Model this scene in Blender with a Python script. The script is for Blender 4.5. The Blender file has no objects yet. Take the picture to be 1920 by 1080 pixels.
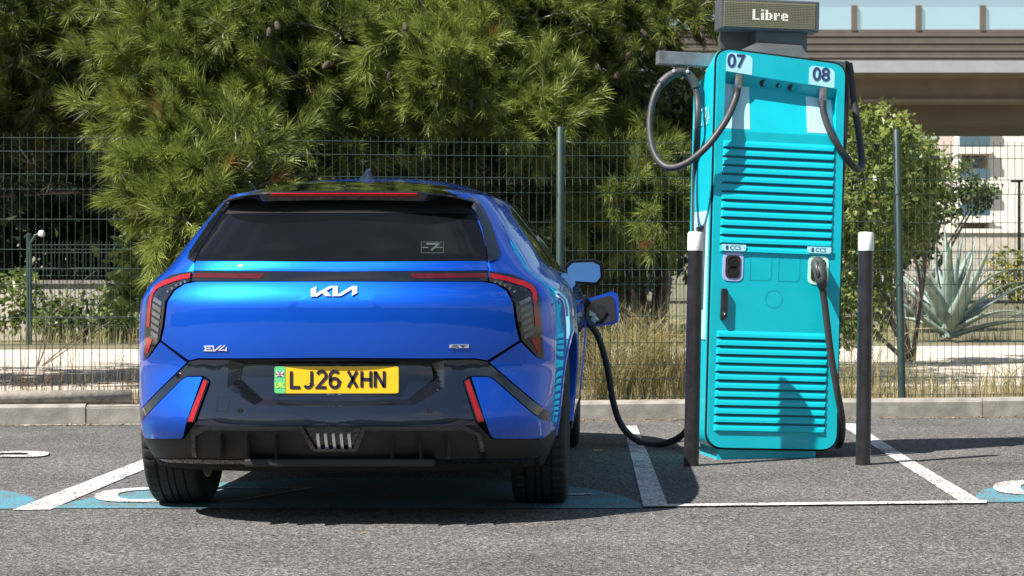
import bpy, bmesh, math, random
import numpy as np
from mathutils import Vector, Matrix, Euler

rng = np.random.default_rng(7)
random.seed(7)
SC = bpy.context.scene
COL = SC.collection
rad = math.radians

# ------------------------------------------------------------------ camera
FPX, VX, VY, H = 3700.0, 1150.0, 520.0, 0.959      # focal (px of 1920), vanishing point, eye height
cam = bpy.data.cameras.new('camera'); camo = bpy.data.objects.new('camera', cam); COL.objects.link(camo)
camo.location = (0, 0, H); camo.rotation_euler = (rad(90), 0, 0)
cam.sensor_width = 36; cam.lens = 36 * FPX / 1920
cam.shift_x = (960 - VX) / 1920; cam.shift_y = (VY - 540) / 1920
cam.clip_start = 0.1; cam.clip_end = 6000
cam.dof.use_dof = True; cam.dof.focus_distance = 8.2; cam.dof.aperture_fstop = 13.0
SC.camera = camo
# ------------------------------------------------------------------ sky and sun
SUN = Vector((-0.76, -0.54, 1.2)).normalized()       # towards the sun
elev = math.asin(SUN.z); azim = math.atan2(SUN.x, SUN.y)
W = bpy.data.worlds.new('World'); SC.world = W; W.use_nodes = True
nt = W.node_tree; nt.nodes.clear()
out = nt.nodes.new('ShaderNodeOutputWorld'); bg = nt.nodes.new('ShaderNodeBackground')
sky = nt.nodes.new('ShaderNodeTexSky'); sky.sky_type = 'NISHITA'; sky.sun_disc = False
sky.sun_elevation = elev; sky.sun_rotation = azim; sky.air_density = 1.2; sky.dust_density = 0.6
tc = nt.nodes.new('ShaderNodeTexCoord'); mp = nt.nodes.new('ShaderNodeMapping'); mp.inputs['Scale'].default_value = (1, 1, 2.6); mp.inputs['Location'].default_value = (.35, .2, .6)
nz = nt.nodes.new('ShaderNodeTexNoise'); nz.inputs['Scale'].default_value = 3.2; nz.inputs['Detail'].default_value = 7; nz.inputs['Roughness'].default_value = .58
rmp = nt.nodes.new('ShaderNodeValToRGB'); rmp.color_ramp.elements[0].position = .50; rmp.color_ramp.elements[1].position = .66
mx = nt.nodes.new('ShaderNodeMix'); mx.data_type = 'RGBA'; mx.inputs[7].default_value = (5.5, 5.7, 6.0, 1)
nt.links.new(tc.outputs['Generated'], mp.inputs['Vector']); nt.links.new(mp.outputs[0], nz.inputs['Vector'])
nt.links.new(nz.outputs[0], rmp.inputs[0]); nt.links.new(rmp.outputs[0], mx.inputs[0])
nt.links.new(sky.outputs[0], mx.inputs[6]); nt.links.new(mx.outputs[2], bg.inputs['Color'])
bg.inputs['Strength'].default_value = 0.052
nt.links.new(bg.outputs[0], out.inputs['Surface'])
sl = bpy.data.lights.new('sun', 'SUN'); sl.energy = 5.0; sl.angle = rad(.53); sl.color = (1.0, .95, .86)
so = bpy.data.objects.new('sun', sl); COL.objects.link(so); so.rotation_euler = (-SUN).to_track_quat('-Z', 'Y').to_euler()
SC.view_settings.view_transform = 'Standard'; SC.view_settings.look = 'None'
SC.view_settings.exposure = 1.1; SC.view_settings.gamma = 1.0; SC.view_settings.use_curve_mapping = False
SC.cycles.use_denoising = True
SC.cycles.max_bounces = 6; SC.cycles.transparent_max_bounces = 12
SC.cycles.sample_clamp_indirect = 6

# ------------------------------------------------------------------ pixel helpers
def P(px, py, Y): return Vector(((px - VX) * Y / FPX, Y, H - (py - VY) * Y / FPX))
def G(px, py, z=0.0): return P(px, py, FPX * (H - z) / (py - VY))

# ------------------------------------------------------------------ materials
MATS = {}
def mat(name, col, rough=.5, metal=0., coat=0., var=0., vscale=6., bump=0., bscale=80., spec=.5, emit=None, trans=0.):
    m = bpy.data.materials.new(name); m.use_nodes = True; MATS[name] = m
    n = m.node_tree.nodes; l = m.node_tree.links; b = n['Principled BSDF']
    b.inputs['Base Color'].default_value = (*col, 1); b.inputs['Roughness'].default_value = rough
    b.inputs['Metallic'].default_value = metal; b.inputs['Specular IOR Level'].default_value = spec
    if coat: b.inputs['Coat Weight'].default_value = coat; b.inputs['Coat Roughness'].default_value = .02
    if trans: b.inputs['Transmission Weight'].default_value = trans
    if emit: b.inputs['Emission Color'].default_value = (*emit[0], 1); b.inputs['Emission Strength'].default_value = emit[1]
    t = n.new('ShaderNodeTexCoord')
    if var:
        z = n.new('ShaderNodeTexNoise'); z.inputs['Scale'].default_value = vscale; z.inputs['Detail'].default_value = 6
        r = n.new('ShaderNodeMapRange'); r.inputs[1].default_value = .3; r.inputs[2].default_value = .7
        r.inputs[3].default_value = 1 - var; r.inputs[4].default_value = 1 + var
        x = n.new('ShaderNodeMix'); x.data_type = 'RGBA'; x.blend_type = 'MULTIPLY'; x.inputs[0].default_value = 1
        x.inputs[6].default_value = (*col, 1)
        l.new(t.outputs['Object'], z.inputs['Vector']); l.new(z.outputs[0], r.inputs[0]); l.new(r.outputs[0], x.inputs[7])
        l.new(x.outputs[2], b.inputs['Base Color'])
    if bump:
        z2 = n.new('ShaderNodeTexNoise'); z2.inputs['Scale'].default_value = bscale; z2.inputs['Detail'].default_value = 4
        bn = n.new('ShaderNodeBump'); bn.inputs['Strength'].default_value = bump; bn.inputs['Distance'].default_value = .004
        l.new(t.outputs['Object'], z2.inputs['Vector']); l.new(z2.outputs[0], bn.inputs['Height']); l.new(bn.outputs[0], b.inputs['Normal'])
    return m

M_paint = mat('car_paint_blue', (.0, .10, .66), .5, .88, 1.0)
def flakes(m):
    n = m.node_tree.nodes; l = m.node_tree.links; b = n['Principled BSDF']
    t = n.new('ShaderNodeTexCoord'); v = n.new('ShaderNodeTexVoronoi'); v.inputs['Scale'].default_value = 900
    r = n.new('ShaderNodeMapRange'); r.inputs[3].default_value = .44; r.inputs[4].default_value = .56
    l.new(t.outputs['Object'], v.inputs['Vector']); l.new(v.outputs['Color'], r.inputs[0]); l.new(r.outputs[0], b.inputs['Roughness'])
flakes(M_paint)
M_gloss = mat('gloss_black', (.006, .0075, .011), .06, 0, 1.0, var=.1)
M_panel = mat('gloss_dark_blue_black', (.004, .007, .017), .04, 0, 1.0, var=.1)
M_core = mat('gap_black', (.004, .004, .004), .9, var=.1)
M_plastic = mat('black_plastic', (.014, .014, .015), .55, 0, 0, var=.25, vscale=60, bump=.5, bscale=300)
M_glass = mat('tinted_glass', (.005, .006, .008), .03, 0, 0, var=.1, spec=.16)
M_sglass = mat('side_glass', (.008, .012, .010), .02, 0, .5, var=.1)
M_rubber = mat('tyre_rubber', (.016, .016, .017), .75, var=.25, vscale=30, bump=.2, bscale=200)
M_rim = mat('alloy_grey', (.22, .22, .24), .35, .9, var=.1)
M_red = mat('lamp_red', (.30, .004, .008), .15, 0, .6, var=.15, vscale=40)
M_reddark = mat('lamp_red_dark', (.09, .004, .006), .12, 0, .5, var=.2, vscale=40)
M_redlit = mat('brake_strip_red', (.36, .005, .010), .2, 0, .4, var=.1)
M_bar = mat('lamp_grey_bar', (.11, .11, .13), .3, .2, 1.0, var=.2, vscale=50)
M_silver = mat('badge_silver', (.82, .82, .84), .22, .55, .3, var=.05)
M_blackbadge = mat('badge_black', (.01, .01, .01), .3, var=.1)
M_mirror = mat('mirror_glass', (.16, .34, .62), .03, 1.0, var=.03)
M_yellow = mat('plate_yellow', (.85, .50, .015), .35, 0, .3, var=.05, vscale=30)
M_green = mat('plate_green', (.12, .55, .22), .35, 0, .3, var=.05)
M_lime = mat('plate_lime', (.60, .80, .12), .4, var=.05)
M_plink = mat('plate_ink', (.012, .014, .03), .4, var=.1)
M_flagblue = mat('flag_blue', (.01, .02, .15), .4, var=.1)
M_flagred = mat('flag_red', (.5, .01, .03), .4, var=.1)
M_white = mat('paint_white', (.80, .80, .80), .4, var=.05)
M_sticker = mat('sticker_grey', (.045, .065, .065), .5, var=.1)
M_teal = mat('charger_teal', (.0, .47, .57), .38, 0, .25, var=.06, vscale=7)
M_teald = mat('charger_teal_side', (.0, .44, .54), .40, 0, .25, var=.04, vscale=5)
M_pale = mat('charger_pale_label', (.42, .80, .90), .4, var=.03)
M_navy = mat('print_navy', (.03, .05, .16), .5, var=.1)
M_lilac = mat('socket_ring', (.42, .48, .80), .4, var=.05)
M_ringgreen = mat('socket_ring_green', (.50, .78, .62), .4, emit=((.4, .8, .55), .15))
M_hole = mat('socket_dark', (.03, .022, .018), .6, var=.2)
M_cable = mat('cable_rubber', (.035, .034, .036), .5, var=.2, vscale=25, bump=.15, bscale=120)
M_plug = mat('connector_grey', (.05, .053, .058), .45, var=.2, vscale=30)
M_steel = mat('galvanised', (.24, .26, .28), .45, .6, var=.3, vscale=14)
M_gun = mat('gunmetal', (.10, .105, .115), .5, .3, var=.2, vscale=10)
M_led = mat('led_matrix', (.26, .24, .12), .6, var=.25, vscale=400)
M_ledlit = mat('led_lit', (.75, .75, .66), .5, emit=((1, 1, .9), .22))
M_bollard = mat('bollard_black', (.017, .016, .018), .35, 0, .3, var=.4, vscale=18, bump=.2, bscale=60)
M_cap = mat('bollard_cap_white', (.78, .78, .76), .5, var=.06, vscale=20)
M_fence = mat('fence_green', (.016, .040, .036), .5, 0, .1, var=.2, vscale=10)
M_conc = mat('kerb_concrete', (.25, .235, .21), .9, var=.28, vscale=9, bump=.5, bscale=70)
M_log = mat('weathered_wood', (.28, .25, .21), .85, var=.35, vscale=22, bump=.6, bscale=60)
M_bark = mat('pine_bark', (.13, .10, .08), .9, var=.5, vscale=16, bump=1, bscale=40)
M_twig = mat('pale_twig', (.30, .27, .23), .8, var=.3, vscale=20)
M_cone = mat('pine_cone_brown', (.055, .036, .024), .8, var=.4, vscale=60)
M_dirt = mat('verge_dirt', (.23, .185, .13), .95, var=.4, vscale=5, bump=.8, bscale=50)
M_path = mat('pale_path', (.50, .45, .39), .95, var=.15, vscale=3, bump=.4, bscale=60)
M_soil = mat('soil', (.13, .12, .07), .95, var=.4, vscale=1.5, bump=.6, bscale=20)
M_wallp = mat('pale_render_wall', (.48, .44, .38), .9, var=.2, vscale=3)
M_bconc = mat('bridge_concrete', (.30, .24, .205), .85, var=.15, vscale=1.5)
M_bbrown = mat('bridge_brown', (.115, .095, .082), .7, var=.12, vscale=2)
M_bwhite = mat('bridge_edge', (.30, .31, .33), .7, var=.1, vscale=2)
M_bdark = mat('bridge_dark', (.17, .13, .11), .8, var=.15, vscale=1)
M_build = mat('building_render', (.74, .69, .63), .85, var=.05, vscale=.6)
M_bshade = mat('building_recess_shade', (.42, .34, .30), .85, var=.1, vscale=1)  # building render darkened: shade of the balcony recess put into the colour
M_bglass = mat('balcony_glass', (.07, .12, .16), .1, 0, .5, var=.1)
M_agave = mat('agave_leaf', (.24, .31, .27), .5, 0, .1, var=.2, vscale=6)
M_line = None

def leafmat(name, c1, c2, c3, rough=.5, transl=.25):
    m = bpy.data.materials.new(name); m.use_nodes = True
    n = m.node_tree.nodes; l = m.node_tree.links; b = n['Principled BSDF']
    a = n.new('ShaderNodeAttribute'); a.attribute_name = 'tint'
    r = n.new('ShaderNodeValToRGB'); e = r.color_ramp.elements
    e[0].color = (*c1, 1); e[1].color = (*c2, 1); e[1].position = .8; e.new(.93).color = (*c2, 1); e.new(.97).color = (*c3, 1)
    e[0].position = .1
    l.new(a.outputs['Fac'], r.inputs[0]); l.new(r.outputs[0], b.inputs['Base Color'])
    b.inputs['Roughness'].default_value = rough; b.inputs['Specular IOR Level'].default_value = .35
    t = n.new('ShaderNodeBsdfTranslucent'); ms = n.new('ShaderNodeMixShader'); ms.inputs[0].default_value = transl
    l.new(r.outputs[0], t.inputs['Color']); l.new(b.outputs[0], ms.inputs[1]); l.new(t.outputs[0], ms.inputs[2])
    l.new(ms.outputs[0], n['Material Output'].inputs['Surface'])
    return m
M_pine = leafmat('pine_needles', (.010, .022, .006), (.24, .29, .06), (.26, .12, .04), .42, .2)  # ramp from shaded to sunlit needles, light put into the colour
M_leaf = leafmat('broad_leaves', (.05, .085, .025), (.15, .20, .065), (.24, .24, .08), .4, .3)
M_leafd = leafmat('dark_leaves', (.02, .034, .012), (.06, .085, .03), (.11, .10, .04), .5, .2)
M_leafr = leafmat('fresh_leaves', (.09, .13, .03), (.21, .26, .06), (.32, .30, .09), .4, .35)
M_flower = leafmat('yellow_shrub', (.08, .12, .02), (.42, .36, .03), (.30, .06, .03), .5, .3)
M_straw = leafmat('dry_grass', (.36, .31, .14), (.66, .58, .32), (.22, .26, .08), .7, .45)
M_litter = leafmat('brown_litter', (.15, .09, .05), (.30, .20, .11), (.42, .33, .2), .9, .1)

def asphalt():
    m = bpy.data.materials.new('asphalt'); m.use_nodes = True
    n = m.node_tree.nodes; l = m.node_tree.links; b = n['Principled BSDF']
    t = n.new('ShaderNodeTexCoord')
    v = n.new('ShaderNodeTexVoronoi'); v.inputs['Scale'].default_value = 135; v.inputs['Randomness'].default_value = 1
    sep = n.new('ShaderNodeSeparateColor')
    r = n.new('ShaderNodeValToRGB'); e = r.color_ramp.elements
    e[0].color = (.028, .028, .029, 1); e[0].position = .05; e[1].color = (.30, .285, .275, 1); e[1].position = 1
    for p, c in ((.35, (.078, .075, .074, 1)), (.75, (.138, .131, .127, 1))): e.new(p).color = c
    z = n.new('ShaderNodeTexNoise'); z.inputs['Scale'].default_value = 1.3; z.inputs['Detail'].default_value = 7
    mr = n.new('ShaderNodeMapRange'); mr.inputs[1].default_value = .3; mr.inputs[2].default_value = .7; mr.inputs[3].default_value = .78; mr.inputs[4].default_value = 1.2
    x = n.new('ShaderNodeMix'); x.data_type = 'RGBA'; x.blend_type = 'MULTIPLY'; x.inputs[0].default_value = 1
    l.new(t.outputs['Object'], v.inputs['Vector']); l.new(v.outputs['Color'], sep.inputs[0]); l.new(sep.outputs[0], r.inputs[0])
    l.new(t.outputs['Object'], z.inputs['Vector']); l.new(z.outputs[0], mr.inputs[0])
    l.new(r.outputs[0], x.inputs[6]); l.new(mr.outputs[0], x.inputs[7]); l.new(x.outputs[2], b.inputs['Base Color'])
    st = n.new('ShaderNodeTexNoise'); st.inputs['Scale'].default_value = .55; st.inputs['Detail'].default_value = 9; st.inputs['Roughness'].default_value = .65
    sr = n.new('ShaderNodeMapRange'); sr.inputs[1].default_value = .56; sr.inputs[2].default_value = .72; sr.inputs[3].default_value = 1; sr.inputs[4].default_value = .62
    v2 = n.new('ShaderNodeTexVoronoi'); v2.inputs['Scale'].default_value = 52; s2 = n.new('ShaderNodeSeparateColor')
    r2 = n.new('ShaderNodeMapRange'); r2.inputs[1].default_value = .0; r2.inputs[2].default_value = 1; r2.inputs[3].default_value = .80; r2.inputs[4].default_value = 1.02
    m2 = n.new('ShaderNodeMath'); m2.operation = 'MULTIPLY'; x2 = n.new('ShaderNodeMix'); x2.data_type = 'RGBA'; x2.blend_type = 'MULTIPLY'; x2.inputs[0].default_value = 1
    l.new(t.outputs['Object'], st.inputs['Vector']); l.new(st.outputs[0], sr.inputs[0]); l.new(t.outputs['Object'], v2.inputs['Vector']); l.new(v2.outputs['Color'], s2.inputs[0]); l.new(s2.outputs[0], r2.inputs[0])
    l.new(sr.outputs[0], m2.inputs[0]); l.new(r2.outputs[0], m2.inputs[1]); l.new(x.outputs[2], x2.inputs[6]); l.new(m2.outputs[0], x2.inputs[7]); l.new(x2.outputs[2], b.inputs['Base Color'])
    bn = n.new('ShaderNodeBump'); bn.inputs['Strength'].default_value = .8; bn.inputs['Distance'].default_value = .004
    l.new(v.outputs['Distance'], bn.inputs['Height']); l.new(bn.outputs[0], b.inputs['Normal'])
    b.inputs['Roughness'].default_value = .85; b.inputs['Specular IOR Level'].default_value = .3
    return m
M_asphalt = asphalt()

def roadpaint(name, col, wear):
    m = bpy.data.materials.new(name); m.use_nodes = True
    n = m.node_tree.nodes; l = m.node_tree.links; b = n['Principled BSDF']
    t = n.new('ShaderNodeTexCoord')
    v = n.new('ShaderNodeTexVoronoi'); v.inputs['Scale'].default_value = 135
    sep = n.new('ShaderNodeSeparateColor')
    z = n.new('ShaderNodeTexNoise'); z.inputs['Scale'].default_value = 5; z.inputs['Detail'].default_value = 8; z.inputs['Roughness'].default_value = .7
    ad = n.new('ShaderNodeMath'); ad.operation = 'MULTIPLY_ADD'; ad.inputs[1].default_value = .45
    th = n.new('ShaderNodeMapRange'); th.inputs[1].default_value = wear; th.inputs[2].default_value = wear + .12
    l.new(t.outputs['Object'], v.inputs['Vector']); l.new(v.outputs['Color'], sep.inputs[0])
    l.new(t.outputs['Object'], z.inputs['Vector']); l.new(sep.outputs[1], ad.inputs[0]); l.new(z.outputs[0], ad.inputs[2]); l.new(ad.outputs[0], th.inputs[0])
    x = n.new('ShaderNodeMix'); x.data_type = 'RGBA'; x.inputs[6].default_value = (.12, .11, .105, 1); x.inputs[7].default_value = (*col, 1)
    l.new(th.outputs[0], x.inputs[0]); l.new(x.outputs[2], b.inputs['Base Color'])
    bn = n.new('ShaderNodeBump'); bn.inputs['Strength'].default_value = .5; bn.inputs['Distance'].default_value = .003
    l.new(v.outputs['Distance'], bn.inputs['Height']); l.new(bn.outputs[0], b.inputs['Normal'])
    b.inputs['Roughness'].default_value = .75
    return m
M_line = roadpaint('road_paint_white', (.60, .59, .57), .60)
M_disc = roadpaint('road_paint_teal', (.05, .25, .33), .64)

# ------------------------------------------------------------------ mesh helpers
def link(name, me, mats, parent=None, smooth=False):
    o = bpy.data.objects.new(name, me); COL.objects.link(o)
    for m in (mats if isinstance(mats, (list, tuple)) else [mats]): me.materials.append(m)
    if parent is not None: o.parent = parent
    if smooth:
        me.polygons.foreach_set('use_smooth', [True] * len(me.polygons))
    return o
def empty(name, loc=(0, 0, 0), rot=(0, 0, 0)):
    o = bpy.data.objects.new(name, None); COL.objects.link(o); o.location = loc; o.rotation_euler = rot; o.empty_display_size = .1
    return o
def tag(o, label=None, cat=None, group=None, kind=None):
    if label: o['label'] = label
    if cat: o['category'] = cat
    if group: o['group'] = group
    if kind: o['kind'] = kind
    return o
class MB:
    def __init__(s): s.v = []; s.f = []
    def add(s, vs, fs):
        k = len(s.v); s.v += [tuple(p) for p in vs]; s.f += [tuple(i + k for i in f) for f in fs]; return s
    def box(s, a, b, M=None):
        (x0, y0, z0), (x1, y1, z1) = a, b
        vs = [(x0, y0, z0), (x1, y0, z0), (x1, y1, z0), (x0, y1, z0), (x0, y0, z1), (x1, y0, z1), (x1, y1, z1), (x0, y1, z1)]
        if M is not None: vs = [M @ Vector(v) for v in vs]
        return s.add(vs, [(3, 2, 1, 0), (4, 5, 6, 7), (0, 1, 5, 4), (1, 2, 6, 5), (2, 3, 7, 6), (3, 0, 4, 7)])
    def tube(s, pts, r, n=8, cap=True):
        pts = [Vector(p) for p in pts]; k = len(pts)
        rs = r if isinstance(r, (list, tuple, np.ndarray)) else [r] * k
        t0 = (pts[1] - pts[0]).normalized(); up = Vector((0, 0, 1)) if abs(t0.z) < .9 else Vector((0, 1, 0))
        u = t0.cross(up).normalized(); vs = []
        for i in range(k):
            t = (pts[min(i + 1, k - 1)] - pts[max(i - 1, 0)]).normalized()
            u = (u - t * u.dot(t)).normalized(); w = t.cross(u)
            for j in range(n):
                a = 2 * math.pi * j / n; vs.append(pts[i] + (u * math.cos(a) + w * math.sin(a)) * rs[i])
        fs = [(i * n + j, i * n + (j + 1) % n, (i + 1) * n + (j + 1) % n, (i + 1) * n + j) for i in range(k - 1) for j in range(n)]
        if cap: fs += [tuple(range(n))[::-1], tuple(range((k - 1) * n, k * n))]
        return s.add(vs, fs)
    def lathe(s, prof, n=24, M=None):          # prof of (r, z), about z
        vs = [(r * math.cos(2 * math.pi * j / n), r * math.sin(2 * math.pi * j / n), z) for r, z in prof for j in range(n)]
        if M is not None: vs = [M @ Vector(v) for v in vs]
        k = len(prof)
        return s.add(vs, [(i * n + j, i * n + (j + 1) % n, (i + 1) * n + (j + 1) % n, (i + 1) * n + j) for i in range(k - 1) for j in range(n)])
    def prism(s, poly, d, M=None):              # poly in (x, z), from y=0 (front) to y=d
        n = len(poly); vs = [(x, 0, z) for x, z in poly] + [(x, d, z) for x, z in poly]
        if M is not None: vs = [M @ Vector(v) for v in vs]
        return s.add(vs, [tuple(range(n)), tuple(range(2 * n - 1, n - 1, -1))] + [(i, i + n, (i + 1) % n + n, (i + 1) % n) for i in range(n)])
    def mesh(s, name):
        me = bpy.data.meshes.new(name); me.from_pydata(s.v, [], s.f); me.update(); return me
    def build(s, name, m, parent=None, smooth=False, fix=True, bevel=0):
        me = s.mesh(name)
        if fix or bevel:
            bm = bmesh.new(); bm.from_mesh(me)
            if bevel: bmesh.ops.bevel(bm, geom=list(bm.edges), offset=bevel, segments=2, affect='EDGES', profile=.6)
            bmesh.ops.recalc_face_normals(bm, faces=bm.faces); bm.to_mesh(me); bm.free()
        o = link(name, me, m, parent, smooth)
        return o
def shade_auto(o, ang=35):
    me = o.data; me.polygons.foreach_set('use_smooth', [True] * len(me.polygons))
    bm = bmesh.new(); bm.from_mesh(me)
    for e in bm.edges:
        if len(e.link_faces) == 2 and e.calc_face_angle(0) > rad(ang): e.smooth = False
    bm.to_mesh(me); bm.free(); return o
def spline(pts, n=6):
    p = [Vector(q) for q in pts]; p = [p[0] * 2 - p[1]] + p + [p[-1] * 2 - p[-2]]; o = []
    for i in range(1, len(p) - 2):
        for k in range(n):
            t = k / n; a, b, c, d = p[i - 1:i + 3]
            o.append(.5 * ((2 * b) + (c - a) * t + (2 * a - 5 * b + 4 * c - d) * t * t + (3 * b - a - 3 * c + d) * t ** 3))
    return o + [p[-2]]
def pchip(xs, ys):
    xs = np.array(xs, float); ys = np.array(ys, float); h = np.diff(xs); d = np.diff(ys) / h
    m = np.zeros(len(xs)); m[0] = d[0]; m[-1] = d[-1]
    for i in range(1, len(xs) - 1):
        if d[i - 1] * d[i] > 0:
            w1 = 2 * h[i] + h[i - 1]; w2 = h[i] + 2 * h[i - 1]; m[i] = (w1 + w2) / (w1 / d[i - 1] + w2 / d[i])
    def f(x):
        x = min(max(x, xs[0]), xs[-1]); i = min(int(np.searchsorted(xs, x, 'right')) - 1, len(h) - 1); t = (x - xs[i]) / h[i]
        return float((1 + 2 * t) * (1 - t) ** 2 * ys[i] + t * (1 - t) ** 2 * h[i] * m[i] + t * t * (3 - 2 * t) * ys[i + 1] + t * t * (t - 1) * h[i] * m[i + 1])
    return f
def roundpoly(pts, r, seg=5):
    o = []; n = len(pts); rs = r if isinstance(r, (list, tuple)) else [r] * n
    for i in range(n):
        p = Vector(pts[i]); a = Vector(pts[i - 1]) - p; b = Vector(pts[(i + 1) % n]) - p
        if rs[i] <= 0: o.append(tuple(p)); continue
        ang = a.angle(b) / 2; d = min(rs[i] / math.tan(ang), a.length * .49, b.length * .49)
        s, e = p + a.normalized() * d, p + b.normalized() * d
        for k in range(seg + 1):
            t = k / seg; o.append(tuple(s * (1 - t) ** 2 + p * 2 * t * (1 - t) + e * t * t))
    return o
def ribbon(pts, w):                              # 2-D stroke -> quads, mitred
    p = [Vector(q) for q in pts]; L = []; R = []
    for i in range(len(p)):
        a = (p[i] - p[i - 1]).normalized() if i else (p[1] - p[0]).normalized()
        b = (p[i + 1] - p[i]).normalized() if i < len(p) - 1 else a
        n1 = Vector((-a.y, a.x)); n2 = Vector((-b.y, b.x)); m = (n1 + n2).normalized(); k = min(w / 2 / max(m.dot(n1), .35), w)
        L.append(p[i] + m * k); R.append(p[i] - m * k)
    v = L + R; n = len(p)
    return [tuple(q) for q in v], [(i, i + 1, n + i + 1, n + i) for i in range(n - 1)]
def arc(cx, cz, rx, rz, a0, a1, n=8):
    return [(cx + rx * math.cos(rad(a0 + (a1 - a0) * i / n)), cz + rz * math.sin(rad(a0 + (a1 - a0) * i / n))) for i in range(n + 1)]
def text(name, s, size, m, parent, loc, rot=(rad(90), 0, 0), sx=1.0, bold=0.0):
    c = bpy.data.curves.new(name, 'FONT'); c.body = s; c.size = size; c.align_x = 'CENTER'; c.align_y = 'CENTER'; c.offset = bold; c.resolution_u = 4
    t = bpy.data.objects.new(name, c); COL.objects.link(t); bpy.context.view_layer.update()
    me = bpy.data.meshes.new_from_object(t.evaluated_get(bpy.context.evaluated_depsgraph_get()))
    bpy.data.objects.remove(t); me.materials.clear()
    o = link(name, me, m, parent); o.location = loc; o.rotation_euler = rot; o.scale = (sx, 1, 1); return o
def cloud_mesh(name, verts, faces_n, tint, m, parent=None, smooth=False):   # many equal polygons from arrays
    nv = len(verts); k = faces_n; nf = nv // k
    me = bpy.data.meshes.new(name); me.vertices.add(nv); me.vertices.foreach_set('co', verts.astype(np.float32).ravel())
    me.loops.add(nv); me.loops.foreach_set('vertex_index', np.arange(nv, dtype=np.int32))
    me.polygons.add(nf); me.polygons.foreach_set('loop_start', np.arange(0, nv, k, dtype=np.int32))
    me.polygons.foreach_set('loop_total', np.full(nf, k, dtype=np.int32))
    a = me.attributes.new('tint', 'FLOAT', 'POINT'); a.data.foreach_set('value', tint.astype(np.float32))
    me.update(calc_edges=True); return link(name, me, m, parent, smooth)
def unit(a): return a / np.maximum(np.linalg.norm(a, axis=-1, keepdims=True), 1e-9)

# ================================================================== GROUND
def sheet(name, pts, z, m, parent=None):
    return MB().add([(x, y, z) for x, y in pts], [tuple(range(len(pts)))]).build(name, m, parent)
ground = sheet('ground', [(-900, -900), (900, -900), (900, 2500), (-900, 2500)], -.03, M_soil); tag(ground, kind='structure')
KX = lambda X: 13.226 + .1144 * X          # front foot of the kerb
lot = sheet('parking_lot', [(-60, -60), (60, -60), (60, KX(60) + .05), (-60, KX(-60) + .05)], 0, M_asphalt); tag(lot, kind='structure')
def gp(px, py): p = G(px, py); return (p.x, p.y)
def mark(name, pts, z=.004, m=None, smooth=False): return sheet(name, pts, z, m or M_line, lot)
mark('bay_line', [gp(22, 958), gp(94, 957), gp(292, 872), gp(330, 853), (-2.36, 12.6), (-2.44, 12.6), gp(272, 861)])
mark('bay_line', [gp(1206, 950), gp(1252, 948), gp(1194, 799), gp(1169, 799)])
mark('bay_line', [gp(1802, 943), gp(1850, 946), gp(1699, 857), (1.58, 12.9), (1.47, 12.9), gp(1668, 857)])
mark('bay_line', [gp(1206, 953), gp(1206, 949), gp(1850, 941), gp(1850, 946)], .008)
mark('kerb_edge_line', [(-9, KX(-9) - .05), (-2.2, KX(-2.2) - .05), (-2.2, KX(-2.2) - .01), (-9, KX(-9) - .01)])
def disc(cx, cy, rx, ry, ymin, n=40):
    return [(cx + rx * math.cos(a), max(cy + ry * math.sin(a), ymin)) for a in np.linspace(0, math.pi, n)] + [(cx - rx, ymin), (cx + rx, ymin)]
for cx, cy, rx, ry, ym in ((-1.10, 8.17, 1.22, 1.28, 8.15), (-3.68, 8.15, 1.26, 1.05, 8.10), (2.92, 8.40, 1.36, 1.22, 8.37)):
    pts = disc(cx, cy, rx, ry, ym); pts = [p for i, p in enumerate(pts[:-2])]
    mark('painted_disc', pts, .0035, M_disc)
def gline(name, pp, w, z=.008):
    v, f = ribbon([(p.x, p.y) for p in spline([(*gp(*p), 0) for p in pp], 6)] if len(pp) > 4 else [gp(*p) for p in pp], w); MB().add([(x, y, z) for x, y in v], f).build(name, M_line, lot)
gline('painted_plug_symbol', [(300, 941), (245, 942), (205, 938), (203, 928), (240, 921), (300, 918)], .10)
gline('painted_plug_symbol', [(300, 943.5), (280, 943.5)], .06)
gline('painted_cable_symbol', [(405, 917), (580, 917), (470, 937), (405, 944)], .035)
gline('painted_cable_symbol', [(1062, 930), (1110, 929)], .05)
gline('painted_number', [(0, 850), (62, 850), (72, 853), (60, 857), (0, 857)], .11)
gline('painted_plug_symbol', [(1990, 904), (1910, 907), (1888, 915), (1905, 926), (1990, 929)], .12)

# kerb
kerb = empty('kerb', (0, KX(0), 0), (0, 0, math.atan(.1144))); tag(kerb, kind='structure')
km = MB(); prof = [(-.0, -.02), (0, .11), (.02, .13), (.16, .13), (.16, -.02)]
n = len(prof); L = .992
km.add([(0, y, z) for y, z in prof] + [(L, y, z) for y, z in prof], [tuple(range(n))[::-1], tuple(range(n, 2 * n))] + [(i, (i + 1) % n, n + (i + 1) % n, n + i) for i in range(n)])
kme = km.mesh('kerb_stone'); kme.materials.append(M_conc)
for i in range(-9, 10):
    o = bpy.data.objects.new('kerb_stone', kme); COL.objects.link(o); o.parent = kerb
    o.location = (i * 1.0 + .55, random.uniform(-.006, .006), random.uniform(-.004, .004)); o.rotation_euler = (0, random.uniform(-.003, .003), random.uniform(-.004, .004))
MBj = MB().box((-9.5, .01, -.02), (9.5, .15, .118)).build('kerb_mortar', mat('mortar', (.22, .2, .17), .95, var=.3), kerb)
# ground behind the kerb
def strip(name, off0, off1, z, m):
    o = sheet(name, [(-60, KX(-60) + off0), (60, KX(60) + off0), (60, KX(60) + off1), (-60, KX(-60) + off1)], z, m); tag(o, kind='structure'); return o
strip('verge', .155, 2.2, .095, M_dirt); strip('footpath', 2.2, 11.5, .085, M_path); strip('garden_ground', 11.5, 60, .09, M_soil)

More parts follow.
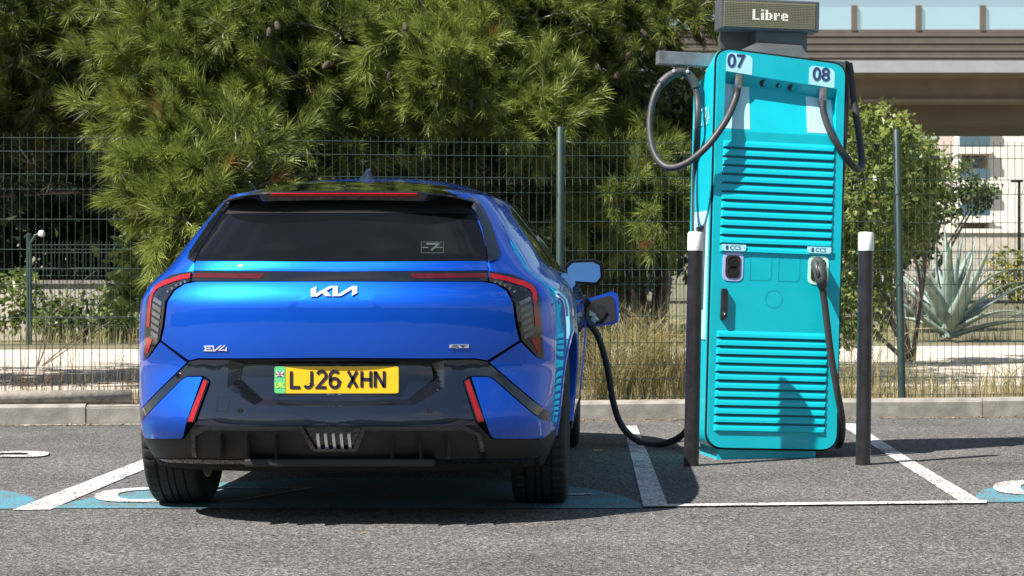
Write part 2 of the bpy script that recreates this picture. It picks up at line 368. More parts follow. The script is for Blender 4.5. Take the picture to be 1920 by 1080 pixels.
# ================================================================== CAR
CX, CY = -1.066, 7.54
car = empty('parked_car', (CX, CY, 0)); tag(car, 'blue electric hatchback parked in the bay, plugged in to charge', 'car')
zt = [.20, .26, .32, .40, .52, .62, .70, .80, .868, .872, .92, .96, 1.0, 1.03, 1.10, 1.20, 1.27, 1.30]
f_w1 = pchip(zt, [.705, .725, .738, .743, .750, .754, .755, .753, .747, .746, .727, .692, .650, .631, .597, .552, .515, .49])
f_fl = pchip([.2, .7, .9, 1.0, 1.1, 1.2, 1.3], [.14, .155, .152, .148, .14, .115, .095])
f_lf = pchip([.2, .9, 1.0, 1.3], [1.12, 1.15, 1.15, 1.2])
f_w = lambda z: f_w1(z) + f_fl(z)
f_y0 = pchip(zt, [.13, .06, .005, -.034, -.006, .016, .0125, .013, .0145, .0165, .045, .060, .072, .092, .165, .27, .347, .385])
f_c = pchip([.2, .9, 1.0, 1.3], [.38, .40, .40, .42])
f_n = pchip([.2, .9, 1.0, 1.3], [2.4, 2.45, 2.9, 3.0])
f_yF = pchip([.20, .3, .45, .6, .72, .82, .90, .97, 1.03, 1.15, 1.30], [4.20, 4.36, 4.43, 4.42, 4.36, 4.15, 3.75, 3.45, 3.33, 3.12, 2.85])
f_cF = pchip([.2, .6, .9, 1.0, 1.3], [.7, .8, .75, .75, .7])
def flare(y, z): t = min(max((y - f_y0(z)) / f_lf(z), 0), 1); return f_fl(z) * t * (2 - t)
def Xs(y, z):
    y0, c, n, w = f_y0(z), f_c(z), f_n(z), f_w1(z); t = (y - y0) / c
    if t <= 0: return 0.
    yF, cF = f_yF(z), f_cF(z); tf = (y - (yF - cF)) / cF
    x = (w * (1 - (1 - t) ** n) ** (1 / n) if t < 1 else w) + flare(y, z)
    return x if tf <= 0 else x * max(1 - min(tf, 1) ** 2.8, 0) ** (1 / 2.8)
ZG = np.arange(.18, 1.3201, .004); XG = np.arange(0, .9401, .005); YT = np.zeros((len(ZG), len(XG)))
for i_, z_ in enumerate(ZG):
    y0_, c_, n_, w_ = f_y0(z_), f_c(z_), f_n(z_), f_w1(z_)
    ys_ = y0_ + np.concatenate([np.linspace(0, 1, 160) ** 3 * c_ * .5, np.linspace(.505 * c_, 1.6, 160)])
    t_ = np.clip((ys_ - y0_) / c_, 0, 1); u_ = np.clip((ys_ - y0_) / f_lf(z_), 0, 1)
    YT[i_] = np.interp(XG, w_ * (1 - (1 - t_) ** n_) ** (1 / n_) + f_fl(z_) * u_ * (2 - u_), ys_)
def Yr(x, z):
    a = min(max((z - .18) / .004, 0), len(ZG) - 1.001); b = min(abs(x) / .005, len(XG) - 1.001); i, j = int(a), int(b); a -= i; b -= j
    return float((YT[i, j] * (1 - b) + YT[i, j + 1] * b) * (1 - a) + (YT[i + 1, j] * (1 - b) + YT[i + 1, j + 1] * b) * a)
def cs(px, py):                                    # photo pixel -> (x, z) on the tail surface, right half
    lo, hi = -.62, .90
    for _ in range(40):
        x = (lo + hi) / 2; z = .7
        for _ in range(6):
            Y = CY + Yr(x, z); z = H - (py - VY) * Y / FPX
        if VX + FPX * (x + CX) / Y < px: lo = x
        else: hi = x
    return ((lo + hi) / 2, z)
WHL = [(.87, .345), (3.69, .345)]; RA = .392
# shell: stacked plan contours
zs = sorted(set(list(np.linspace(.2, 1.30, 62))))
def contour(z):
    y0, c, n, w, yF, cF = f_y0(z), f_c(z), f_n(z), f_w1(z), f_yF(z), f_cF(z); pts = []
    for ph in np.linspace(0, 90, 34):
        s_, c_ = math.sin(rad(ph)), math.cos(rad(ph)); yy = y0 + c * (1 - c_ ** (2 / n)); pts.append((w * s_ ** (2 / n) + flare(yy, z), yy))
    for t in np.linspace(0, 1, 66)[1:-1]: yy = y0 + c + t * (yF - cF - y0 - c); pts.append((w + flare(yy, z), yy))
    for ph in np.linspace(90, 0, 18):
        s_, c_ = math.sin(rad(ph)), math.cos(rad(ph)); pts.append((f_w(z) * s_ ** (2 / 2.8), yF - cF * (1 - c_ ** (2 / 2.8))))
    return pts
def shell():
    bm = bmesh.new(); rows = []
    def inset(x, z):
        xb = (.566 if z < 1.03 else .586 - (z - 1.03) * .45) if z > .955 else (.60 + (.955 - z) / .05 * .16 if z > .905 else .76)
        return z < 1.29 and x < xb
    for z in zs:
        c = contour(z); full = [(-x, y) for x, y in c[::-1]][:-1] + c; r = []
        for x, y in full:
            ins = (.075 if abs(x) < .50 and .44 < z < .69 else .024) if inset(abs(x), z) and y < 1.2 else 0
            r.append(bm.verts.new((x, y + ins, z)))
        rows.append(r)
    def inarch(y, z): return any((y - a) ** 2 + (z - b) ** 2 < RA ** 2 for a, b in WHL)
    for i in range(len(zs) - 1):
        for j in range(len(rows[0]) - 1):
            vs = (rows[i][j], rows[i][j + 1], rows[i + 1][j + 1], rows[i + 1][j])
            cxx = sum(v.co.x for v in vs) / 4; cy = sum(v.co.y for v in vs) / 4; cz = sum(v.co.z for v in vs) / 4
            if abs(cxx) > .5 and inarch(cy, cz): continue
            f = bm.faces.new(vs); f.smooth = True
            if inset(abs(cxx), cz) and cy < 1.2: f.material_index = 1
            elif cz < .352 and cy < .60: f.material_index = 3
            elif cz > 1.04 and cy > f_yF(cz) - .35 and cz < 1.285: f.material_index = 2
    bm.verts.ensure_lookup_table()
    for v in [v for v in bm.verts if not v.link_faces]: bm.verts.remove(v)
    for v in bm.verts:
        if v.is_boundary and abs(v.co.x) > .5 and v.co.z > .21:
            for a, b in WHL:
                d = Vector((v.co.y - a, v.co.z - b))
                if RA * .8 < d.length < RA * 1.25:
                    d = d.normalized() * RA; s_ = 1 if v.co.x > 0 else -1
                    v.co.y, v.co.z = a + d.x, max(b + d.y, .2); v.co.x = s_ * Xs(v.co.y, v.co.z)
    bmesh.ops.recalc_face_normals(bm, faces=bm.faces)
    me = bpy.data.meshes.new('body_shell'); bm.to_mesh(me); bm.free()
    return link('body_shell', me, [M_paint, M_core, M_glass, M_plastic], car)
shell()
f_roof = pchip([.385, .55, .75, 1.05, 1.5, 2.0, 2.45, 2.85], [1.30, 1.333, 1.358, 1.386, 1.413, 1.43, 1.405, 1.30])
def roof():
    m = MB(); ys = list(np.linspace(0, 1, 44)); us = [math.copysign(abs(u) ** .8, u) for u in np.linspace(-1, 1, 33)]
    for t in ys:
        y = .385 + (2.85 - .385) * (t ** 1.6 if t < .5 else .5 ** 1.6 + (1 - .5 ** 1.6) * (1 - ((1 - t) / .5) ** 1.0))
        y = min(max(y, .3855), 2.8495); wx = Xs(y, 1.30)
        for u in us: m.v.append((u * wx, y, 1.30 + (f_roof(y) - 1.30) * (1 - abs(u) ** 2.6)))
    k = len(us); m.f = [(i * k + j, i * k + j + 1, (i + 1) * k + j + 1, (i + 1) * k + j) for i in range(len(ys) - 1) for j in range(k - 1)]
    return m.build('roof', M_paint, car, smooth=True)
roof()
def panel(name, pts, off, m, parent=None, thick=.02, cell=.03, surf=None, axis='y'):
    surf = surf or Yr; bm = bmesh.new(); vs = [bm.verts.new((x, 0, z)) for x, z in pts]
    f = bm.faces.new(vs); f.normal_update(); bmesh.ops.triangulate(bm, faces=[f])
    xs = [p[0] for p in pts]; z_ = [p[1] for p in pts]
    for lo, hi, no in ((min(xs), max(xs), (1, 0, 0)), (min(z_), max(z_), (0, 0, 1))):
        k = math.floor(lo / cell) + 1
        while k * cell < hi:
            bmesh.ops.bisect_plane(bm, geom=bm.verts[:] + bm.edges[:] + bm.faces[:], plane_co=Vector(no) * (k * cell), plane_no=no, dist=1e-5); k += 1
    bmesh.ops.remove_doubles(bm, verts=bm.verts, dist=2e-5)
    bd = [e for e in bm.edges if e.is_boundary]
    O = off if callable(off) else (lambda x, z: off)
    P3 = lambda x, z, o: (x, surf(x, z) - o, z) if axis == 'y' else (math.copysign(surf(x, z) + o, axis_s[0]), x, z)
    axis_s = [1 if axis != '-x' else -1]
    rim = []
    for e in bd:
        a, b = e.verts; q = [bm.verts.new(P3(p.co.x, p.co.z, O(p.co.x, p.co.z) - d)) for p, d in ((a, 0), (b, 0), (b, thick), (a, thick))]; rim.append(q)
    top = [v for v in bm.verts if v.link_faces]
    for v in top: v.co = Vector(P3(v.co.x, v.co.z, O(v.co.x, v.co.z)))
    faces0 = bm.faces[:]
    for f in faces0: f.smooth = True
    bmesh.ops.recalc_face_normals(bm, faces=faces0)
    # orient outward
    if faces0:
        s = sum((f.normal.y if axis == 'y' else -f.normal.x * axis_s[0]) * f.calc_area() for f in faces0)
        if s > 0: bmesh.ops.reverse_faces(bm, faces=faces0)
    for q in rim: bm.faces.new(q)
    me = bpy.data.meshes.new(name); bm.to_mesh(me); bm.free()
    return link(name, me, m, parent or car)
def R(*px): return [(0.0 if abs(q[0]) < .012 else q[0], q[1]) for q in (cs(*p) for p in px)]
def sym(pts): return pts + [(-x, z) for x, z in pts[::-1] if abs(x) > 1e-4]
def halfsym(pts):          # first and last points forced on the centre line
    pts = list(pts); pts[0] = (0, pts[0][1]); pts[-1] = (0, pts[-1][1]); return pts + [(-x, z) for x, z in pts[::-1][1:-1]]
def both(name, pts, off, m, parent=None, **k):
    return [panel(name, [(s * x, z) for x, z in pts], off, m, parent, **k) for s in (1, -1)]

tg = panel('tailgate', halfsym(R((625, 528), (905, 528.5), (930, 533), (949, 545), (961, 567), (967, 612), (974, 638), (914, 675.5), (893, 671.5), (625, 670.5))), .005, M_paint, thick=.035)
panel('tailgate_upper', halfsym(R((625, 491), (913, 489.5), (914.5, 507), (625, 509))), .005, M_paint)
lb = panel('light_bar', halfsym(R((625, 509.7), (914.5, 508), (914.5, 527), (625, 527))), .004, M_gloss)
for o in both('lamp_lens', R((768, 513), (913, 512.5), (913, 520), (775, 522)), .006, M_reddark, lb, thick=.004): pass
LAMP = R((917.5, 508), (965, 515), (1002, 534), (1014, 559), (1020.5, 674), (1008, 669), (979.5, 638), (972.5, 611), (966.5, 566), (953, 542.5), (932, 530.5), (917.5, 527))
for s in (1, -1):
    mir = lambda pts: [(s * x, z) for x, z in pts]
    lamp = panel('tail_lamp', mir(LAMP), .007, M_gloss, thick=.03)
    panel('red_light', mir(R((919, 511.5), (945, 516.5), (985, 527), (1000, 535), (1007, 548), (1011, 612), (1004, 612), (999, 550), (993, 541.5), (980, 536), (945, 525), (919, 521))), .010, M_red, lamp, thick=.005)
    panel('red_light', mir(R((996, 636), (1011, 632), (1014, 663), (1008, 661))), .010, M_red, lamp, thick=.005)
    for i in range(6):
        a, b = 974 + i * 1.6, 995 + i * 1.0; ya, yb = 566 + i * 12.4, 556 + i * 12.6
        panel('light_bar_segment', mir(R((a, ya), (b, yb), (b + .6, yb + 7.5), (a + .8, ya + 7.5))), .010, M_bar, lamp, thick=.005)
    for i in range(5):
        a = 926 + i * 9; ya = 530.5 - 3.5 + i * 3.3 + (i > 2) * (i - 2) * 2.5
        panel('light_bar_segment', mir(R((a + 3, ya - 1.5), (a + 6, ya), (a + 3, ya + 4), (a, ya + 2.5))), .010, M_bar, lamp, thick=.005)
ramp = lambda x, z: .006 if abs(x) < .76 else max(.006 - (abs(x) - .76) * .06, .002)
QP = R((918.5, 679.5), (976.5, 641.5), (1006.5, 671.5), (1020, 677.5)) + [(.815, .64), (.822, .50), (.826, .425)] + R((1019, 764),)
both('quarter_panel', QP, ramp, M_paint)
bp = panel('bumper_panel', R((832, 675), (893, 674.5), (914, 678.5), (920, 684.5), (1018.5, 766)) + [(.830, .418), (.830, .385)] + R((1019, 788), (928.5, 711.5), (917, 704.5), (883, 704.5), (868, 713), (893, 793), (897, 797.5), (625, 797.5), (625, 762), (777, 759), (833, 727)), .004, M_panel)
o = bp.copy(); COL.objects.link(o); o.scale = (-1, 1, 1); o.parent = car
both('bumper_corner', R((884.5, 706.5), (916.5, 706.5), (927.5, 713), (1018, 790)) + [(.826, .382), (.822, .345)] + R((1021, 821), (927, 821.5), (921, 817)), lambda x, z: .012 if abs(x) < .74 else max(.012 - (abs(x) - .74) * .10, .0025), M_paint, thick=.03)
for o in both('reflector', R((869.5, 714), (880.5, 708.5), (911, 791.5), (895, 792)), .014, M_gloss, thick=.02):
    s = 1 if o.data.vertices[0].co.x > 0 else -1
    panel('reflector_lens', [(s * x, z) for x, z in R((872.5, 715.5), (880, 711.5), (908.5, 789.5), (897, 790))], .017, M_red, o, thick=.006)
# number plate recess
outr = R((625, 676), (832, 675.5), (833, 727), (777, 759), (625, 762)); inn = R((625, 682), (806, 683), (811, 711), (763, 751), (625, 754))
outr[0] = (0, outr[0][1]); outr[-1] = (0, outr[-1][1]); inn[0] = (0, inn[0][1]); inn[-1] = (0, inn[-1][1])
m = MB()
for s in (1, -1):
    for i in range(len(outr) - 1):
        for k in range(6):
            q = []
            for ring, dp in ((outr, -.004), (inn, .040)):
                for t in (k / 6, (k + 1) / 6):
                    x = ring[i][0] * (1 - t) + ring[i + 1][0] * t; z = ring[i][1] * (1 - t) + ring[i + 1][1] * t; q.append((s * x, Yr(x, z) + dp, z))
            m.add([q[0], q[1], q[3], q[2]], [(0, 1, 2, 3) if s > 0 else (3, 2, 1, 0)])
rec = m.build('plate_recess', M_gloss, car)
panel('recess_floor', inn + [(-x, z) for x, z in inn[::-1][1:-1]], -.038, M_panel, rec, thick=.004)
panel('recess_roof', halfsym(R((625, 672), (833, 673), (833, 677), (625, 678))), .001, M_core, rec, thick=.05)
# number plate
PW, PH, PY = .500, .108, .030; zc = .5605
pl = empty('number_plate', (0.004, PY, zc + .005)); pl.parent = car; pl.scale = (.952, 1, .952)
pp = roundpoly([(-PW / 2, -PH / 2), (PW / 2, -PH / 2), (PW / 2, PH / 2), (-PW / 2, PH / 2)], .010)
MB().prism(pp, .006).build('plate', M_yellow, pl)
gpz = roundpoly([(-PW / 2, -PH / 2), (-PW / 2 + .044, -PH / 2), (-PW / 2 + .044, PH / 2), (-PW / 2, PH / 2)], [.010, 0, 0, .010])
MB().prism(gpz, .002, Matrix.Translation((0, -.0012, 0))).build('green_band', M_green, pl)
def strokes(name, segs, w, m, parent, y, x0=0, z0=0, sc=1, sx=1):
    mb = MB()
    for sg in segs:
        v, f = ribbon([(x0 + a * sc * sx, z0 + b * sc) for a, b in sg], w); mb.add([(x, y, z) for x, z in v], f)
    return mb.build(name, m, parent)
CH = {'L': [[(0, 1), (0, 0), (.6, 0)]], 'J': [[(.6, 1), (.6, .25)] + arc(.35, .25, .25, .25, 0, -150, 7)],
      '2': [arc(.3, .72, .3, .28, 160, -25, 8) + [(0, 0), (.62, 0)]],
      '6': [arc(.3, .72, .3, .28, 30, 180, 7) + [(0, .28)] + arc(.3, .26, .3, .26, 180, 360, 9) + [(.6, .32)] + arc(.3, .32, .3, .24, 0, 170, 8)],
      'X': [[(0, 1), (.6, 0)], [(.6, 1), (0, 0)]], 'H': [[(0, 1), (0, 0)], [(.6, 1), (.6, 0)], [(0, .5), (.6, .5)]],
      'N': [[(0, 0), (0, 1)], [(.02, .97), (.58, .03)], [(.6, 0), (.6, 1)]]}
ch_h = .0655; xx = [-.184, -.138, -.080, -.0275, .045, .100, .154]; xx = [x + .002 for x in xx]
for c, x in zip('LJ26XHN', xx):
    strokes('plate_character', CH[c], .0125, M_plink, pl, -.0022, x, -.030, ch_h, .92)
MB().box((-.2435, -.0026, .014), (-.2125, -.0018, .033)).build('flag', M_flagblue, pl)
strokes('flag_cross', [[(-.2435, .014), (-.2125, .033)], [(-.2435, .033), (-.2125, .014)], [(-.2435, .0235), (-.2125, .0235)], [(-.228, .014), (-.228, .033)]], .0042, M_white, pl, -.0032)
strokes('flag_cross', [[(-.2435, .0235), (-.2125, .0235)], [(-.228, .014), (-.228, .033)]], .0022, M_flagred, pl, -.0038)
text('plate_country_letters', 'UK', .029, M_lime, pl, (-.228, -.003, -.022), bold=.0008)
text('plate_small_print', 'LJ26 XHN', .006, M_plink, pl, (-.01, -.0025, -.046))
MB().box((-.19, .001, -.068), (.17, .004, -.0545)).build('plate_holder', M_panel, pl)
text('plate_holder_print', 'KIA  Press Office', .0095, M_white, pl, (-.005, -.0005, -.0605))
# badges
def badge(name, polys, m, parent, thick=.006, off=.006):
    mb = MB()
    for pts in polys:
        q = [cs(*p) for p in pts]; nq = len(q)
        a = [(x, Yr(x, z) - off - thick, z) for x, z in q]; b = [(x, Yr(x, z) - off + .002, z) for x, z in q]
        mb.add(a + b, [tuple(range(nq))] + [(i, (i + 1) % nq, nq + (i + 1) % nq, nq + i) for i in range(nq)])
    return mb.build(name, m, parent)
KZ = lambda *p: [(570 + x / 16, 520 + y / 16) for x, y in p]
badge('maker_badge', [KZ((222, 570), (222, 355), (380, 270), (372, 490), (400, 570)), KZ((372, 490), (800, 258), (880, 258), (880, 290), (690, 400), (560, 470), (410, 570), (390, 570)),
                      KZ((560, 468), (690, 402), (820, 560), (655, 560)), KZ((880, 258), (1030, 258), (1030, 515), (1030, 560), (870, 560)),
                      KZ((1030, 515), (1460, 258), (1605, 258), (1455, 350), (1130, 552), (1030, 560)), KZ((1455, 350), (1605, 258), (1610, 465), (1450, 550))], M_silver, tg)
EZ = lambda *p: [(370 + x / 24, 630 + y / 24) for x, y in p]
def pxstroke(segs, w):
    o = []
    for sg in segs:
        v, f = ribbon(sg, w); o += [[v[i] for i in q] for q in f]
    return o
badge('model_badge', pxstroke([EZ((750, 455), (345, 465), (420, 560), (345, 655), (690, 655)), EZ((420, 560), (620, 555)), EZ((735, 440), (750, 655), (820, 650), (1090, 420)), EZ((1260, 420), (1000, 630), (1330, 630)), EZ((1325, 500), (1325, 680))], 2.3), M_silver, tg, .004)
GZ = lambda *p: [(830 + x / 32, 635 + y / 32) for x, y in p]
gt = badge('trim_badge', [GZ((415, 350), (1575, 350), (1575, 550), (990, 550), (850, 610), (840, 550), (415, 550))], M_silver, tg, .003)
badge('trim_badge_letters', [GZ((600, 385), (970, 385), (970, 420), (580, 430)), GZ((530, 480), (980, 480), (985, 515), (520, 515)), GZ((850, 500), (980, 500), (890, 560)), GZ((1040, 385), (1480, 385), (1430, 440), (1040, 440)), GZ((1160, 440), (1290, 440), (1290, 510), (1160, 510))], M_blackbadge, gt, .0036)
# lower bumper
M_val = M_plastic
val = panel('lower_valance', R((625, 798.5), (898, 798.5), (921, 822.5), (1022, 822.5)) + [(.824, .342), (.826, .33), (.82, .29), (.80, .262)] + R((1002, 859), (915, 861), (625, 861)), .002, M_val, thick=.03)
o = val.copy(); COL.objects.link(o); o.scale = (-1, 1, 1); o.parent = car
M_fin = mat('fin_grey', (.055, .055, .06), .35, 0, .5, var=.1)
for s in (1, -1):
    mir = lambda pts: [(s * x, z) for x, z in pts]
    fr = panel('diffuser_frame', mir(R((681, 799), (872, 798), (903, 813), (913, 857), (904, 857), (895, 817), (870, 806), (686, 806.5), (672, 842), (666, 846), (625, 846), (625, 841), (663, 841))), .020, M_gloss, thick=.022)
    for px in (737, 790.5, 843.6):
        p0, p1 = cs(px - 3, 812), cs(px + 3.5, 857)
        MB().add([(s * p0[0], Yr(*p0) - .004, p0[1]), (s * p1[0], Yr(*p1) - .004, p0[1]), (s * p1[0], Yr(*p1) - .030, p0[1] - .006), (s * p0[0], Yr(*p0) - .030, p0[1] - .006),
                  (s * p0[0], Yr(*p0) - .004, p1[1]), (s * p1[0], Yr(*p1) - .004, p1[1]), (s * p1[0], Yr(*p1) - .034, p1[1]), (s * p0[0], Yr(*p0) - .034, p1[1])],
                 [(0, 1, 2, 3), (4, 5, 6, 7), (0, 1, 5, 4), (1, 2, 6, 5), (2, 3, 7, 6), (3, 0, 4, 7)]).build('diffuser_fin', M_fin, car)
panel('diffuser_recess', halfsym(R((625, 802), (677, 802), (667, 842), (625, 844))), .006, M_gloss, thick=.01)
for px in (-29, -14.5, 0, 14.5, 29):
    panel('silver_slat', [(px / 487 - .0055, .360), (px / 487 + .0055, .360), (px / 487 + .0062, .301), (px / 487 - .0045, .294)], .012, M_silver, thick=.01)
lip = panel('bumper_lip', halfsym(R((625, 861), (915, 861), (1000, 860), (980, 866), (625, 867.5))), .008, M_gloss, thick=.06)
MB().box((-.35, .03, .232), (.38, .5, .262)).build('under_tray', M_plastic, car, bevel=.008)
for px, py in ((456.5, 764), (802, 762)):
    x = (px - 629) / 480; z = .452
    MB().lathe([(.0095, 0), (.0095, .006), (.006, .006), (.006, .002), (0, .002)], 16, Matrix.Translation((x, Yr(x, z) - .004, z)) @ Matrix.Rotation(rad(90), 4, 'X')).build('parking_sensor', M_gloss, car)
x, z = cs(936, 704)
for s in (1, -1):
    MB().lathe([(.011, 0), (.011, .006), (.007, .006), (.007, .002), (0, .002)], 16, Matrix.Translation((s * x, Yr(x, z) - .004, z)) @ Matrix.Rotation(rad(90), 4, 'X')).build('parking_sensor', M_blackbadge, car)
strk, fc = ribbon([(-.452, .500), (-.405, .500), (-.410, .447), (-.456, .447), (-.452, .500)], .0025)
MB().add([(x, Yr(x, z) - .0052, z) for x, z in strk], fc).build('tow_cover_seam', M_core, car)
# rear window, spoiler, brake light
WB = R((625, 490), (912, 488.5)); zb = WB[0][1]
rw = panel('rear_window', [(0, zb), (.575, zb), (.566, 1.06), (.537, 1.15), (.510, 1.215), (.471, 1.262), (.40, 1.285), (-.40, 1.285), (-.471, 1.262), (-.510, 1.215), (-.537, 1.15), (-.566, 1.06), (-.575, zb)], .003, M_glass)
panel('window_band', [(.496, 1.215), (.467, 1.262), (.40, 1.285), (-.40, 1.285), (-.467, 1.262), (-.496, 1.215)], .0045, M_core, rw, thick=.003)
both('pillar_trim', [(.578, zb), (.612, zb + .012), (.618, 1.06), (.572, 1.18), (.524, 1.265), (.49, 1.288), (.41, 1.289), (.475, 1.264), (.514, 1.217), (.540, 1.152), (.569, 1.06)], .010, M_gloss)
stx, stz = .0, 0
sk = lambda pts: [(p[0], Yr(*p) - .005, p[1]) for p in pts]
mb = MB()
v, f = ribbon([cs(790, 454), cs(832, 454), cs(832, 474), cs(790, 474), cs(790, 454)], .0016); mb.add(sk(v), f)
v, f = ribbon([cs(792, 464), cs(803, 464)], .004); mb.add(sk(v), f); v, f = ribbon([cs(816, 464), cs(830, 464)], .004); mb.add(sk(v), f)
v, f = ribbon([cs(800, 457.5), cs(822, 457.5), cs(809, 469)], .0075); mb.add(sk(v), f)
mb.build('window_sticker', M_sticker, rw)
# spoiler: loft across x
def spoiler():
    xs = np.linspace(-.505, .505, 45); top = MB(); lipm = MB(); k = 7
    for x in xs:
        q = abs(x) / .505; ye = .262 + .14 * q ** 5; ze = 1.302 - .030 * q ** 5 - .006 * q
        wx = lambda y: max(Xs(max(y, .40), 1.30), .3)
        for t in np.linspace(0, 1, k):
            y = ye + (.80 - ye) * t; zr = 1.30 + (f_roof(max(y, .3855)) - 1.30) * max(1 - min(abs(x) / wx(y), 1) ** 2.6, 0)
            b = t * t * (3 - 2 * t); top.v.append((x, y, (ze + .075 * t * (1 - q ** 3)) * (1 - b) + (zr + .002) * b))
        zl = ze - (.036 if abs(x) < .33 else .036 - .020 * min((abs(x) - .33) / .05, 1)) * (1 - .5 * q ** 6)
        lipm.v += [(x, ye, ze), (x, ye - .003, ze - .006), (x, ye + .012, zl), (x, ye + .14 - .10 * q ** 4, zl + .008)]
    n = len(xs)
    top.f = [(i * k + j, (i + 1) * k + j, (i + 1) * k + j + 1, i * k + j + 1) for i in range(n - 1) for j in range(k - 1)]
    lipm.f = [(i * 4 + j, (i + 1) * 4 + j, (i + 1) * 4 + j + 1, i * 4 + j + 1) for i in range(n - 1) for j in range(3)]
    sp = top.build('roof_spoiler', M_gloss, car, smooth=True); lp = lipm.build('spoiler_lip', M_gloss, sp); shade_auto(lp, 25)
    bl = MB()
    for x in np.linspace(-.29, .29, 25):
        ye = .262 + .16 * (abs(x) / .505) ** 5 * .875 - .003; bl.v += [(x, ye - .0005, 1.2925), (x, ye - .003, 1.290), (x, ye + .002, 1.280), (x, ye + .006, 1.278)]
    bl.f = [(i * 4 + j, (i + 1) * 4 + j, (i + 1) * 4 + j + 1, i * 4 + j + 1) for i in range(24) for j in range(3)]
    bl.build('brake_light', M_redlit, sp)
spoiler()
fin = MB()
for t, hw, y0_, y1_ in ((0, .036, 0, .19), (.3, .024, .015, .15), (.7, .013, .03, .095), (1, .006, .045, .07)):
    z = 1.381 + .052 * t; fin.v += [(-hw, y0_ + 1.0, z), (hw, y0_ + 1.0, z), (hw * .4, y1_ + 1.0, z), (-hw * .4, y1_ + 1.0, z)]
fin.f = [(i * 4 + j, i * 4 + (j + 1) % 4, (i + 1) * 4 + (j + 1) % 4, (i + 1) * 4 + j) for i in range(3) for j in range(4)] + [(12, 13, 14, 15)]
fin.build('roof_antenna', M_panel, car, smooth=True)
# side windows, arches, sills, doors
for s, ax in ((1, 'x'), (-1, '-x')):
    SX = lambda y, z: Xs(y, z)
    panel('side_window', [(.86, 1.06), (1.02, 1.02), (1.70, 1.0), (1.72, 1.285), (1.15, 1.275), (1.0, 1.235)], .003, M_sglass, axis=ax, surf=SX, cell=.06)
    panel('side_window', [(1.78, 1.0), (2.98, .985), (2.62, 1.285), (1.80, 1.287)], .003, M_sglass, axis=ax, surf=SX, cell=.06)
    panel('pillar_cover', [(1.70, .997), (1.78, .997), (1.80, 1.288), (1.72, 1.287)], .002, M_gloss, axis=ax, surf=SX, cell=.06)
    panel('window_trim', [(.80, 1.045), (1.0, 1.003), (1.72, .985), (3.02, .968), (3.02, .984), (1.72, .999), (1.02, 1.019), (.87, 1.058)], .004, M_gloss, axis=ax, surf=SX, cell=.06)
    panel('side_sill', [(1.27, .205), (3.29, .205), (3.29, .285), (1.27, .285)], .008, M_plastic, axis=ax, surf=SX, cell=.08)
    for y in (1.33, 2.12, 3.18):
        panel('door_seam', [(y, .30), (y + .005, .30), (y + .005 + .0 * s, .955), (y, .955)], .0008, M_core, axis=ax, surf=SX, cell=.05, thick=.002)
    for y in (1.33, 2.12):
        MB().box((s * .895, y, .80), (s * .918, y + .2, .825)).build('door_handle', M_paint, car, bevel=.004)
    for a, b in WHL:
        mb = MB(); na = 36
        for i in range(na + 1):
            t = rad(-4 + 188 * i / na); cyy, czz = math.cos(t), math.sin(t)
            for r_, dx in ((RA + .016, .000), (RA + .014, .004), (RA - .004, .005), (RA - .010, -.006), (RA - .010, -.05)):
                y, z = a + r_ * cyy, max(b + r_ * czz, .2); mb.v.append((s * (Xs(min(max(y, .25), 4.2), max(z, .21)) + dx), y, z))
        mb.f = [(i * 5 + j, i * 5 + j + 1, (i + 1) * 5 + j + 1, (i + 1) * 5 + j) for i in range(na) for j in range(4)]
        mb.build('wheel_arch_trim', M_paint, car, smooth=True)
        mb = MB()
        for i in range(21):
            t = rad(-30 + 240 * i / 20)
            for x in (.60, .80): mb.v.append((s * x, a + (RA - .004) * math.cos(t), max(b + (RA - .004) * math.sin(t), .19)))
        mb.f = [(i * 2, i * 2 + 1, i * 2 + 3, i * 2 + 2) for i in range(20)]
        mb.f.append(tuple(i * 2 for i in range(21)))
        mb.build('wheel_liner', M_core, car)
MB().box((-.60, .33, .195), (.60, 4.25, .24)).build('floor_pan', M_core, car)
MB().box((-.82, 1.2, .2), (.82, 3.15, .25)).build('battery_pan', M_core, car)
# wheels
def tyre_mesh():
    m = MB(); R_ = .345; w = .118; n = 240
    prof = [(.235, -.10), (.265, -.112), (.30, -.117), (.325, -.112), (.337, -.104), (.3425, -.094)]
    xs_ = [-.094, -.058, -.0575, -.0495, -.049, -.018, -.0175, -.0095, -.009, .009, .0095, .0175, .018, .049, .0495, .0575, .058, .094]
    gro = [0, 0, 1, 1, 0, 0, 1, 1, 0, 0, 1, 1, 0, 0, 1, 1, 0, 0]
    full = prof + [(R_ - (.008 if g else 0) - .35 * x * x, x) for x, g in zip(xs_[1:-1], gro[1:-1])] + [(r, -x) for r, x in prof[::-1]]
    k = len(full)
    for i in range(n):
        a = 2 * math.pi * i / n; c, s = math.cos(a), math.sin(a)
        for r, x in full:
            cut = .005 if (i % 5 == 0 and .045 < abs(x) < .108 and r > .33) else 0
            m.v.append((x, (r - cut) * c, (r - cut) * s))
    m.f = [(i * k + j, i * k + j + 1, ((i + 1) % n) * k + j + 1, ((i + 1) % n) * k + j) for i in range(n) for j in range(k - 1)]
    me = m.mesh('tyre'); bm = bmesh.new(); bm.from_mesh(me); bmesh.ops.recalc_face_normals(bm, faces=bm.faces)
    for f in bm.faces: f.smooth = True
    for e in bm.edges:
        if len(e.link_faces) == 2 and e.calc_face_angle(0) > rad(30): e.smooth = False
    bm.to_mesh(me); bm.free(); me.materials.append(M_rubber); return me
TY = tyre_mesh()
